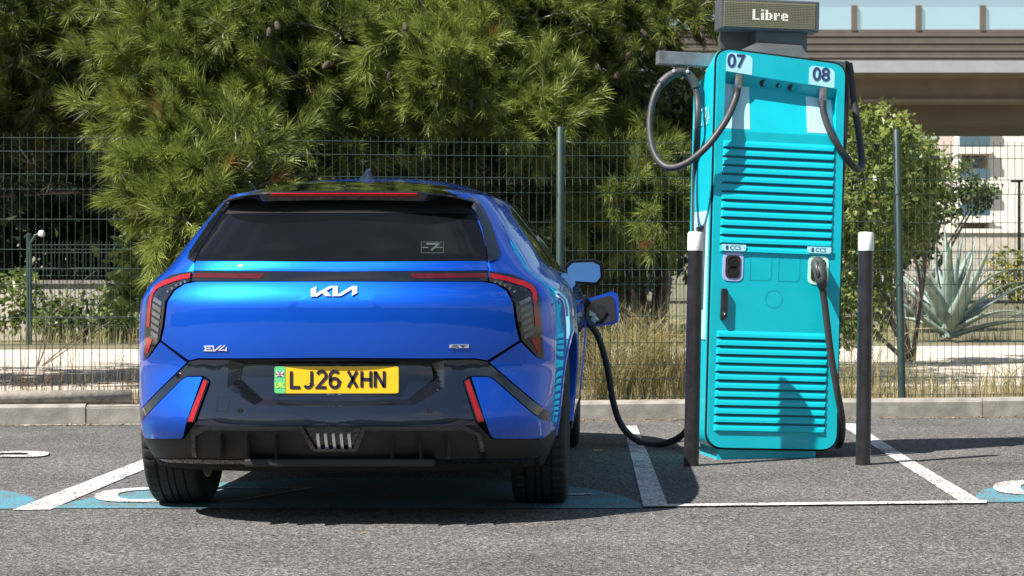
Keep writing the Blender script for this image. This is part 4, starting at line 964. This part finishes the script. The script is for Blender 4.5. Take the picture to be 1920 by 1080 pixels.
def pine(name, base, height, limbs, label, nfill, fillbox, seed, cones=(), shade_upper=None):
    rs = np.random.default_rng(seed); t = empty(name, base); tag(t, label, 'tree', 'pine trees behind the fence'); B = Vector(base)
    wood = MB(); tops = [B + Vector((rs.normal(0, .06) * k, rs.normal(0, .06) * k, height * k / 6)) for k in range(7)]
    wood.tube([p - B for p in tops], np.linspace(.17, .05, 7), 10)
    pos, ax, ti = [], [], []; twig = MB()
    def branch(p0, p1, r, bright, depth, dens=1.0):
        p0, p1 = Vector(p0), Vector(p1); d = p1 - p0; L = d.length
        mid = p0 + d * .5 + Vector(rs.normal(0, .07, 3)) * L * .6 + Vector((0, 0, .06 * L)); pts = spline([p0, mid, p1], 4)
        (wood if depth == 0 else twig).tube([p - B for p in pts], np.linspace(r, r * .35, len(pts)), 6 if depth == 0 else 4)
        n = int(L * dens / (.16 if depth == 0 else .075)) + 1
        for i in range(n):
            u = ((.25 if dens < 1.5 else .5) if depth == 0 else .2) + (.75 if dens < 1.5 else .5) * (i + rs.uniform(0, 1)) / n; u = min(u, 1); k = u * (len(pts) - 1); i0 = min(int(k), len(pts) - 2); q = pts[i0].lerp(pts[i0 + 1], k - i0)
            if depth == 0:
                sd = Vector(unit(np.array(d / L) * .7 + rs.normal(0, .75, 3) + np.array([0, -.15, .05]))); branch(q, q + sd * rs.uniform(.25, .55) * min(1, L / 1.2), r * .3, bright, 1)
            else:
                sd = unit(np.array(d / max(L, 1e-4)) + rs.normal(0, .38, 3) + np.array([0, -.05, .2]))
                pos.append(np.array(q) + sd * .05); ax.append(sd); ti.append(bright)
        sd = unit(np.array(d / max(L, 1e-4))); pos.append(np.array(p1)); ax.append(sd); ti.append(bright)
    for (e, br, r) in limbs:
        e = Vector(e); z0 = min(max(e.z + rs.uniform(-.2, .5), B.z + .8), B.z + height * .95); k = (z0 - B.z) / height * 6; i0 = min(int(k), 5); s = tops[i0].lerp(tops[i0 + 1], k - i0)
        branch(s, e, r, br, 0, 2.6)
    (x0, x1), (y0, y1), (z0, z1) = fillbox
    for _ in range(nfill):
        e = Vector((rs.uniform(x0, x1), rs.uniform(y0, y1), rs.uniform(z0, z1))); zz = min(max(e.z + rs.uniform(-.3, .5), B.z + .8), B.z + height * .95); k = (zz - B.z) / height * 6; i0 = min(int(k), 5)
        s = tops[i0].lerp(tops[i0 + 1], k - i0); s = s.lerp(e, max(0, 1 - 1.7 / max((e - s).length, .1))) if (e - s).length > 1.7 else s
        branch(s, e, .022, float(np.clip(rs.normal(.12, .14), 0, .6)), 0)  # inner boughs tinted near black: crown shade put into the needle colour
    if shade_upper:  # unseen boughs above the frame, added to shade the foliage behind
        (x0, x1), (y0, y1), (z0, z1), nu = shade_upper
        for _ in range(nu):
            e = Vector((rs.uniform(x0, x1), rs.uniform(y0, y1), rs.uniform(z0, z1))); zz = min(e.z - .2, B.z + height * .95); k = (zz - B.z) / height * 6; i0 = min(int(k), 5); branch(tops[i0].lerp(tops[i0 + 1], k - i0), e, .03, .4, 0, 1.3)
    wood.build('trunk', M_bark, t, smooth=True); tag(twig.build('twigs', M_twig, t), kind='stuff')
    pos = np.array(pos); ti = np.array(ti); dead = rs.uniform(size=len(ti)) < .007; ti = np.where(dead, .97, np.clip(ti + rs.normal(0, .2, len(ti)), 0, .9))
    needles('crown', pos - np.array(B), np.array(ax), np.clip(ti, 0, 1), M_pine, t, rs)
    for (px, py, Y) in cones:
        c = P(px, py, Y) - B; cm = MB().lathe([(r_ * .8, z_ * .8) for r_, z_ in ((0, .045), (.012, .04), (.024, .015), (.027, -.012), (.022, -.036), (.010, -.05), (0, -.052))], 10, Matrix.Translation(c) @ Euler((rs.uniform(-.6, .6), rs.uniform(-.6, .6), 0)).to_matrix().to_4x4())
        bm = bmesh.new(); me = cm.mesh('pine_cone'); bm.from_mesh(me); [setattr(v, 'co', v.co + v.co.normalized() * 0) for v in bm.verts]; bm.to_mesh(me); bm.free(); link('pine_cone', me, M_cone, t)
    return len(pos)
def lp(px, py, Y, br, r=.03): return (P(px, py, Y), br, r)  # br: sunlight put into the needle tint, bough by bough
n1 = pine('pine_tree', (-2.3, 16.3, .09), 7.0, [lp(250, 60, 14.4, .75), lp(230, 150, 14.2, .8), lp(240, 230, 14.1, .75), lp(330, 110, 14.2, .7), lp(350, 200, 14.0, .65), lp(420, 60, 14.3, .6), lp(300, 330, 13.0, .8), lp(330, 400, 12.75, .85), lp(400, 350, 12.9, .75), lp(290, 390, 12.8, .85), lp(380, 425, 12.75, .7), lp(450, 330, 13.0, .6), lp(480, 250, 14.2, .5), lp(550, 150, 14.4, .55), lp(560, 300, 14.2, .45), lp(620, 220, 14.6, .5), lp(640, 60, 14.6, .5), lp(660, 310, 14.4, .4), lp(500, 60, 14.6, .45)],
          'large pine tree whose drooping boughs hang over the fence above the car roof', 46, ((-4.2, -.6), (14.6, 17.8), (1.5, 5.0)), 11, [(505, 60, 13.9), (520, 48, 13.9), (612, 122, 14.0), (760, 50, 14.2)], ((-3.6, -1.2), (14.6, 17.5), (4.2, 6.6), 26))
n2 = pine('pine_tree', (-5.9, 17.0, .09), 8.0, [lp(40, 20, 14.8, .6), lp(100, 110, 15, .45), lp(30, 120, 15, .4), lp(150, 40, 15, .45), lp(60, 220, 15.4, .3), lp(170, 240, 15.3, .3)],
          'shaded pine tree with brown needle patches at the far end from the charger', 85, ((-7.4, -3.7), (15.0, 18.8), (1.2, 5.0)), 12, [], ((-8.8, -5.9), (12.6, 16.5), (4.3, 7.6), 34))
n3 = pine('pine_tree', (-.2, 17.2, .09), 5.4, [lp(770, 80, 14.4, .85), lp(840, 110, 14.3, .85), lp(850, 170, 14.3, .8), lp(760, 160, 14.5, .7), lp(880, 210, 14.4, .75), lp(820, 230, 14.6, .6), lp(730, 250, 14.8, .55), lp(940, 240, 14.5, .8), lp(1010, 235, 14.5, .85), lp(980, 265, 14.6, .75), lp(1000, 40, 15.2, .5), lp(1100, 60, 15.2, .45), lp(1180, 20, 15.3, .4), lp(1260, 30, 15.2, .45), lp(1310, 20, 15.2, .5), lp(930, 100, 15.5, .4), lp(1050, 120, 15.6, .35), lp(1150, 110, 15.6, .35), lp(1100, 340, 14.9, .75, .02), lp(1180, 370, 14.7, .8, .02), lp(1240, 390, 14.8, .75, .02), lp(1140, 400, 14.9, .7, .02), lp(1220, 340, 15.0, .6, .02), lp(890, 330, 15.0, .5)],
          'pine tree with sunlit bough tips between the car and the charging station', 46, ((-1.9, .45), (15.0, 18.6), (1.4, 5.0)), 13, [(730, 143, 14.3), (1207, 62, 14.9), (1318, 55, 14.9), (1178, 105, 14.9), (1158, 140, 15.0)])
def broad(name, base, centers, radii, count, size, m, label, seed, cat='tree', trunk=.06, group=None, tb=.4):
    rs = np.random.default_rng(seed); t = empty(name, base); tag(t, label, cat, group); B = np.array(base); wood = MB()
    for c in centers: wood.tube(spline([(0, 0, -.05), tuple((np.array(c) - B) * .5 + np.array([rs.normal(0, .1), 0, .1])), tuple(np.array(c) - B)], 4), np.linspace(trunk, trunk * .25, 9), 6)
    wood.build('trunk', M_bark, t, smooth=True)
    leaf_cloud('crown', np.array(centers) - B, radii, count, size, m, t, rs, tintbase=tb)
broad('laurel_bush', (.35, 17.2, .09), [P(1120, 420, 16.6), P(1210, 300, 16.8), P(1240, 200, 17.2), P(1180, 230, 17.5), P(1270, 380, 16.6), P(1080, 330, 17.2), P(1290, 250, 17)], [(.7, .6, .7), (.5, .6, .6), (.55, .6, .55), (.6, .6, .5), (.45, .5, .6), (.6, .6, .6), (.4, .5, .6)], 15000, .085, M_leaf, 'broad leaved evergreen bush behind the fence, framed by the hanging cable loop', 21, 'bush')
broad('broadleaf_tree', (3.1, 20.5, .09), [P(1640, 270, 19.5), P(1610, 380, 19.2), P(1690, 320, 20), P(1620, 500, 19.5), P(1690, 420, 20.5), P(1600, 580, 19.0), P(1730, 300, 21)], [(.45, .5, .42), (.42, .5, .5), (.42, .5, .42), (.35, .5, .45), (.3, .5, .35), (.25, .4, .35), (.2, .4, .22)], 10500, .075, M_leafr, 'light green leafy tree behind the fence beside the charging station', 22, trunk=.03, tb=.5)
broad('broadleaf_tree', (4.3, 31.5, .09), [P(1600, 330, 31), P(1670, 390, 31.5), P(1730, 350, 32), P(1690, 450, 32), P(1610, 450, 31), P(1685, 290, 32)], [(.85, .7, .75), (.75, .7, .7), (.5, .6, .55), (.6, .6, .45), (.7, .7, .7), (.55, .6, .5)], 12000, .10, M_leafr, 'denser bright green tree farther back, rising behind the far fence and agave', 27, trunk=.05, tb=.55)
broad('sparse_tree', (6.3, 42, .09), [P(1790, 330, 42), P(1830, 370, 42), P(1760, 390, 42), P(1720, 400, 42), P(1850, 350, 42)], [(.5, .5, .4), (.5, .5, .35), (.5, .5, .5), (.6, .5, .4), (.3, .4, .2)], 2000, .12, M_leaf, 'thin dark branched tree in front of the apartment block', 23, trunk=.05)
broad('yellow_shrub', (8.2, 38, .09), [(7.7, 38, 1.0), (8.5, 38, 1.1), (9.2, 38.5, 1.0)], [(.5, .4, .5), (.6, .5, .5), (.6, .5, .5)], 3500, .10, M_flower, 'yellow and green leaved shrub by the far fence', 24, 'shrub')
broad('ivy_bush', (-6.6, 26.6, .09), [P(160, 600, 26.4), P(110, 610, 26.3), P(230, 590, 26.5), P(20, 560, 26.6)], [(.6, .3, .35), (.4, .3, .25), (.4, .3, .4), (.6, .3, .4)], 3200, .10, M_leafr, 'low green bush in front of the pale garden wall', 25, 'bush', .012)
broad('fig_bush', (-5.7, 19.5, .09), [P(270, 450, 19.3), P(250, 520, 19.3), P(300, 560, 19.3), P(320, 480, 19.4)], [(.25, .3, .4), (.25, .3, .3), (.2, .3, .3), (.3, .3, .3)], 1300, .13, M_leafr, 'large leaved pale bush behind the fence at the car tail lamp', 26, 'bush', .007)
# far wood: one dark mass
rs = np.random.default_rng(31)
cs_, rr_ = [], []
for i in range(110):
    X = rs.uniform(-15, .4); Y = rs.uniform(28, 33); cs_.append((X, Y, rs.uniform(.9, 7.0 if X < -2 else 2.9))); rr_.append((1.2, 1.0, 1.1))
for i in range(12): cs_.append((rs.uniform(2.5, 4.6), rs.uniform(38, 42), rs.uniform(.6, 2.4))); rr_.append((.8, .8, .7))
fw = leaf_cloud('far_wood', cs_, rr_, 120000, .24, M_leafd, None, rs, tintbase=.4); tag(fw, 'dark mass of trees behind the pines', 'trees', kind='stuff')
hl = MB(); hx = np.linspace(-400, 400, 161); hy = [0, 8, 30, 80, 160]; hh = [0, .55, .8, 1.0, .9]
hr = np.random.default_rng(5); bump_ = np.convolve(hr.uniform(.75, 1.25, 175), np.ones(5) / 5, 'same')[7:168]
for k_, (yy, h_) in enumerate(zip(hy, hh)):
    for i_, X in enumerate(hx): hl.v.append((X, -95 - yy, -.1 + 21 * h_ * bump_[(i_ + 7 * k_) % 161] + (hr.uniform(-.8, .8) if k_ else 0)))
hl.f = [(k_ * 161 + i_, k_ * 161 + i_ + 1, (k_ + 1) * 161 + i_ + 1, (k_ + 1) * 161 + i_) for k_ in range(4) for i_ in range(160)]
tag(hl.build('unseen_reflection_hill', mat('hill_green', (.035, .05, .02), .9, var=.5, vscale=.15), smooth=True), kind='structure')  # added behind the camera for an unseen treeline, darkens the car's reflections
# low pale wall, left
wl = empty('garden_wall', (-6.5, 27.2, .08)); tag(wl, 'low pale rendered garden wall in dappled shade', 'wall')
MB().box((-5, 0, 0), (3.2, .2, .78)).build('wall_body', M_wallp, wl); MB().box((-5.05, -.03, .78), (3.25, .23, .84)).build('coping', M_conc, wl)
# dry grass
def grass(name, spots, count, hmin, hmax, seed, label, m=M_straw, wd=.0045, droop=.35):
    rs = np.random.default_rng(seed); sp = np.array(spots, float); w = sp[:, 3] / sp[:, 3].sum(); ci = rs.choice(len(sp), count, p=w); s = sp[ci]
    off = rs.normal(0, 1, (count, 2)) * s[:, 2:3] * .5; base = np.stack([s[:, 0] + off[:, 0], s[:, 1] + off[:, 1] * .5, np.full(count, .09)], 1)
    hgt = rs.uniform(hmin, hmax, (count, 1)) * s[:, 4:5]; ang = rs.uniform(0, 2 * np.pi, count); out = np.stack([np.cos(ang), np.sin(ang) * .7, np.zeros(count)], 1); k = rs.uniform(.05, 1, (count, 1)) * droop
    p1 = base + out * hgt * k * .35 + np.array([0, 0, 1]) * hgt * .55; p2 = base + out * hgt * k * 1.1 + np.array([0, 0, 1]) * hgt * (1 - .35 * k)
    sd = np.stack([-np.sin(ang), np.cos(ang), np.zeros(count)], 1); sd = unit(sd + rs.normal(0, .6, (count, 3))) * wd * .5
    pm = base * .45 + p1 * .55 + out * hgt * k * -.06; pq = p1 * .5 + p2 * .5 + np.array([0, 0, 1]) * hgt * k * .07
    ch_ = [(base, 1.), (pm, .95), (p1, .8), (pq, .55), (p2, .1)]
    v = np.concatenate([np.stack([a - sd * wa, a + sd * wa, b + sd * wb, b - sd * wb], 1) for (a, wa), (b, wb) in zip(ch_[:-1], ch_[1:])], 1).reshape(-1, 3)
    t = np.repeat(np.clip(rs.normal(.5, .32, count), 0, 1), 16)
    o = cloud_mesh(name, v, 4, t, m); tag(o, label, 'grass', kind='stuff'); return o
ky = lambda X, d=.55: KX(X) + d
tall = [(-.10 + .1 * i, ky(-.1 + .1 * i, .55), .16, 1.0, 1.0 - .25 * (abs(i - 3) > 4)) for i in range(7)] + [(x, ky(x, .6), .3, .35, .45) for x in np.arange(.6, 5.5, .3)] + [(2.0, ky(2.0, .75), .3, .6, .7), (1.75, ky(1.75, .7), .15, .5, .9), (2.9, ky(2.9, .6), .4, .8, .55)]
grass('dry_grass', tall, 3800, .12, .85, 41, 'tall straw coloured dry grass along the fence foot', M_straw, .0045, .95)
grass('dry_weeds', [(x, ky(x, .45), .35, 1, .55 + .3 * math.sin(x * 3)) for x in np.arange(-6.2, -.3, .3)], 2300, .06, .75, 42, 'sparse brown weeds along the fence foot', M_litter, .0035, .7)
grass('path_weeds', [(x, 25.3, .5, 1, .6) for x in np.arange(-9, -2, .6)] + [(x, 27.2, .6, 1, .6) for x in np.arange(2.5, 9, .5)] + [(x, ky(x, 2.2), .6, .5, .4) for x in np.arange(.5, 6, .6)], 2600, .1, .6, 43, 'dry weeds at the edges of the pale path', M_straw, .007)
# litter in the gutter
rs = np.random.default_rng(51); N = 2600; X = rs.uniform(-5.5, 5.5, N); Yg = KX(X) - np.abs(rs.normal(0, .09, N)) - .01; far = rs.uniform(size=N) < .25; Yg = np.where(far, KX(X) + .03 + rs.uniform(0, .5, N), Yg); Z = np.where(far, .135, .006)
Z = np.where(far & (Yg > KX(X) + .15), .1, Z); p = np.stack([X, Yg, Z], 1); a = rs.uniform(0, 6.3, N); dd = np.stack([np.cos(a), np.sin(a), rs.uniform(-.1, .3, N)], 1) * rs.uniform(.008, .04, (N, 1)); ss = np.stack([-np.sin(a), np.cos(a), rs.uniform(-.3, .3, N)], 1) * rs.uniform(.001, .007, (N, 1))
sc_ = rs.uniform(size=N) < .10; p[sc_] = np.stack([rs.uniform(-4, 4, N), rs.uniform(5.5, 13, N), np.full(N, .006)], 1)[sc_]; dd[sc_] *= .6
o = cloud_mesh('leaf_litter', np.stack([p - ss, p + ss, p + dd + ss, p + dd - ss], 1).reshape(-1, 3), 4, np.repeat(rs.uniform(0, 1, N), 4), M_litter); tag(o, 'dry needles and leaf litter along the kerb foot', 'litter', kind='stuff')
# agaves
def agave(base, S, nl, label, seed, tilt=0):
    rs = np.random.default_rng(seed); t = empty('agave_plant', base); tag(t, label, 'agave', 'agave plants behind the fence')
    for i in range(nl):
        az = i * 2.39996; el = rad(18 + 66 * ((i + .5) / nl) ** .8 + rs.uniform(-7, 7)); L = S * rs.uniform(.8, 1.1); d = Vector((math.cos(az), math.sin(az) * .8, 0)); side = Vector((-d.y, d.x, 0)).normalized(); m = MB()
        ns = 9; bend = rs.uniform(-.12, .30)
        for k in range(ns + 1):
            u = k / ns; e = el - bend * u * u * 1.5; c = d * (L * u * math.cos(e)) + Vector((0, 0, L * u * math.sin(e) + .06)); w = S * .082 * (1 - u) ** .55 * (.55 + 1.5 * u * (1 - u) + .45 * (1 - u) * (u < .5)) if u < 1 else .002
            up = (-d * math.sin(e) + Vector((0, 0, math.cos(e)))); th = .02 * (1 - u) + .003
            m.v += [c - side * w + up * w * .35, c + side * w + up * w * .35, c - up * th]
            if k: q = (k - 1) * 3; m.f += [(q, q + 3, q + 5, q + 2), (q + 1, q + 2, q + 5, q + 4), (q, q + 1, q + 4, q + 3)]
        m.build('leaf', M_agave, t, smooth=True)
agave((4.52, 26.6, .08), 1.5, 30, 'big grey green agave with upright spiky leaves on the far side of the path', 61)
agave((7.0, 29.5, .08), 1.5, 14, 'second agave with low sprawling leaves beside the big agave', 62)

# ================================================================== VIADUCT, BUILDING
br = empty('viaduct', (5, 62, 0)); tag(br, 'brown concrete road viaduct with glass noise barrier crossing behind the trees', 'bridge')
BX0, BX1 = -40, 45
def bx(name, y0, y1, z0, z1, m, x0=BX0, x1=BX1): return MB().box((x0, y0, z0), (x1, y1, z1)).build(name, m, br)
bx('edge_beam', -.25, 1.2, 7.37, 7.74, M_bwhite); bx('deck_slab', .0, 11, 7.34, 7.70, M_bconc)
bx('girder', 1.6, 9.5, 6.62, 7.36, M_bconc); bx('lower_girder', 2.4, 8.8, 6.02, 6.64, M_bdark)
bx('flange', 1.3, 9.6, 6.58, 6.68, M_bconc)
for i in range(9):
    MB().box((BX0, -.04 - .03 * (i % 2), 7.742 + i * .112), (BX1, .10, 7.742 + (i + 1) * .112 - .012)).build('barrier_rail', M_bbrown, br)
gl = bpy.data.materials.new('barrier_glass'); gl.use_nodes = True; b_ = gl.node_tree.nodes['Principled BSDF']; b_.inputs['Base Color'].default_value = (.45, .66, .74, 1); b_.inputs['Roughness'].default_value = .15; b_.inputs['Alpha'].default_value = .25
pg = MB().box((.09, .02, 8.76), (1.93, .05, 9.46)).mesh('glass_panel'); pg.materials.append(gl)
pb = MB().box((-.09, -.06, 8.70), (.09, .12, 9.50)).mesh('barrier_post'); pb.materials.append(M_bbrown)
for i in range(-13, 12):
    for me in (pg, pb):
        o = bpy.data.objects.new(me.name.split('.')[0], me); COL.objects.link(o); o.parent = br; o.location = (i * 2.02 + .55, 0, 0)
for X in (-22, 24): MB().lathe([(.8, 0), (.8, 6.1)], 20, Matrix.Translation((X, 5.5, 0))).build('pier', M_bconc, br, smooth=True)
BY = 170
bd = empty('apartment_block', (34, BY, 0)); tag(bd, 'pale pink apartment block with recessed balconies seen under the viaduct', 'building')
sB = BY / FPX
def wx(px): return (px - VX) * sB - 34
def wz(py): return H - (py - VY) * sB
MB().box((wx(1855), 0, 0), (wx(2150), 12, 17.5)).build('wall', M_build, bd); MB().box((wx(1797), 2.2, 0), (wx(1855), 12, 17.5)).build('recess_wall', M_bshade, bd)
MB().box((wx(1797), 0, 0), (wx(1803), 2.2, 17.5)).build('end_wall', M_build, bd)
MB().box((wx(1740), 4, 0), (wx(1797), 12, 7.6)).build('low_wing', M_build, bd)
for top, bot in ((160, 176), (219, 232), (277, 289), (337, 352), (405, 418)):
    MB().box((wx(1794), -.9, wz(bot)), (wx(1856), 2.2, wz(top))).build('balcony_slab', M_build, bd)
    MB().box((wx(1796), -.85, wz(top)), (wx(1853), -.80, wz(top) + .92)).build('balcony_rail', M_bglass, bd)
    w_ = MB().box((wx(1815), 2.12, wz(top) + .1), (wx(1846), 2.25, wz(top) + 2.1)).build('window', M_bglass, bd)
    MB().box((wx(1829), 2.08, wz(top) + .1), (wx(1831), 2.15, wz(top) + 2.1)).build('frame', M_build, w_)
MB().box((wx(1740), -1.2, 0), (wx(2150), -.9, wz(432))).build('ground_floor_wall', M_build, bd)
rw_ = empty('retaining_wall', (14, 95, 0)); tag(rw_, 'pale rendered retaining wall at the foot of the apartment block', 'wall')
MB().box((-2.2, 0, 0), (14, .4, 3.1)).build('wall_body', M_wallp, rw_); MB().box((-2.3, -.1, 3.1), (14.1, .5, 3.3)).build('coping', M_build, rw_)
lpst = empty('street_lamp', P(1911, 470, 70).to_tuple()); lpst.location.z = 0; tag(lpst, 'slim grey street lamp in front of the apartment block', 'lamp')
MB().tube([(0, 0, 0), (0, 0, 4.35)], [.07, .05], 8).build('pole', M_gun, lpst); MB().box((-.28, -.1, 4.33), (.12, .1, 4.42)).build('lamp_head', M_gun, lpst)
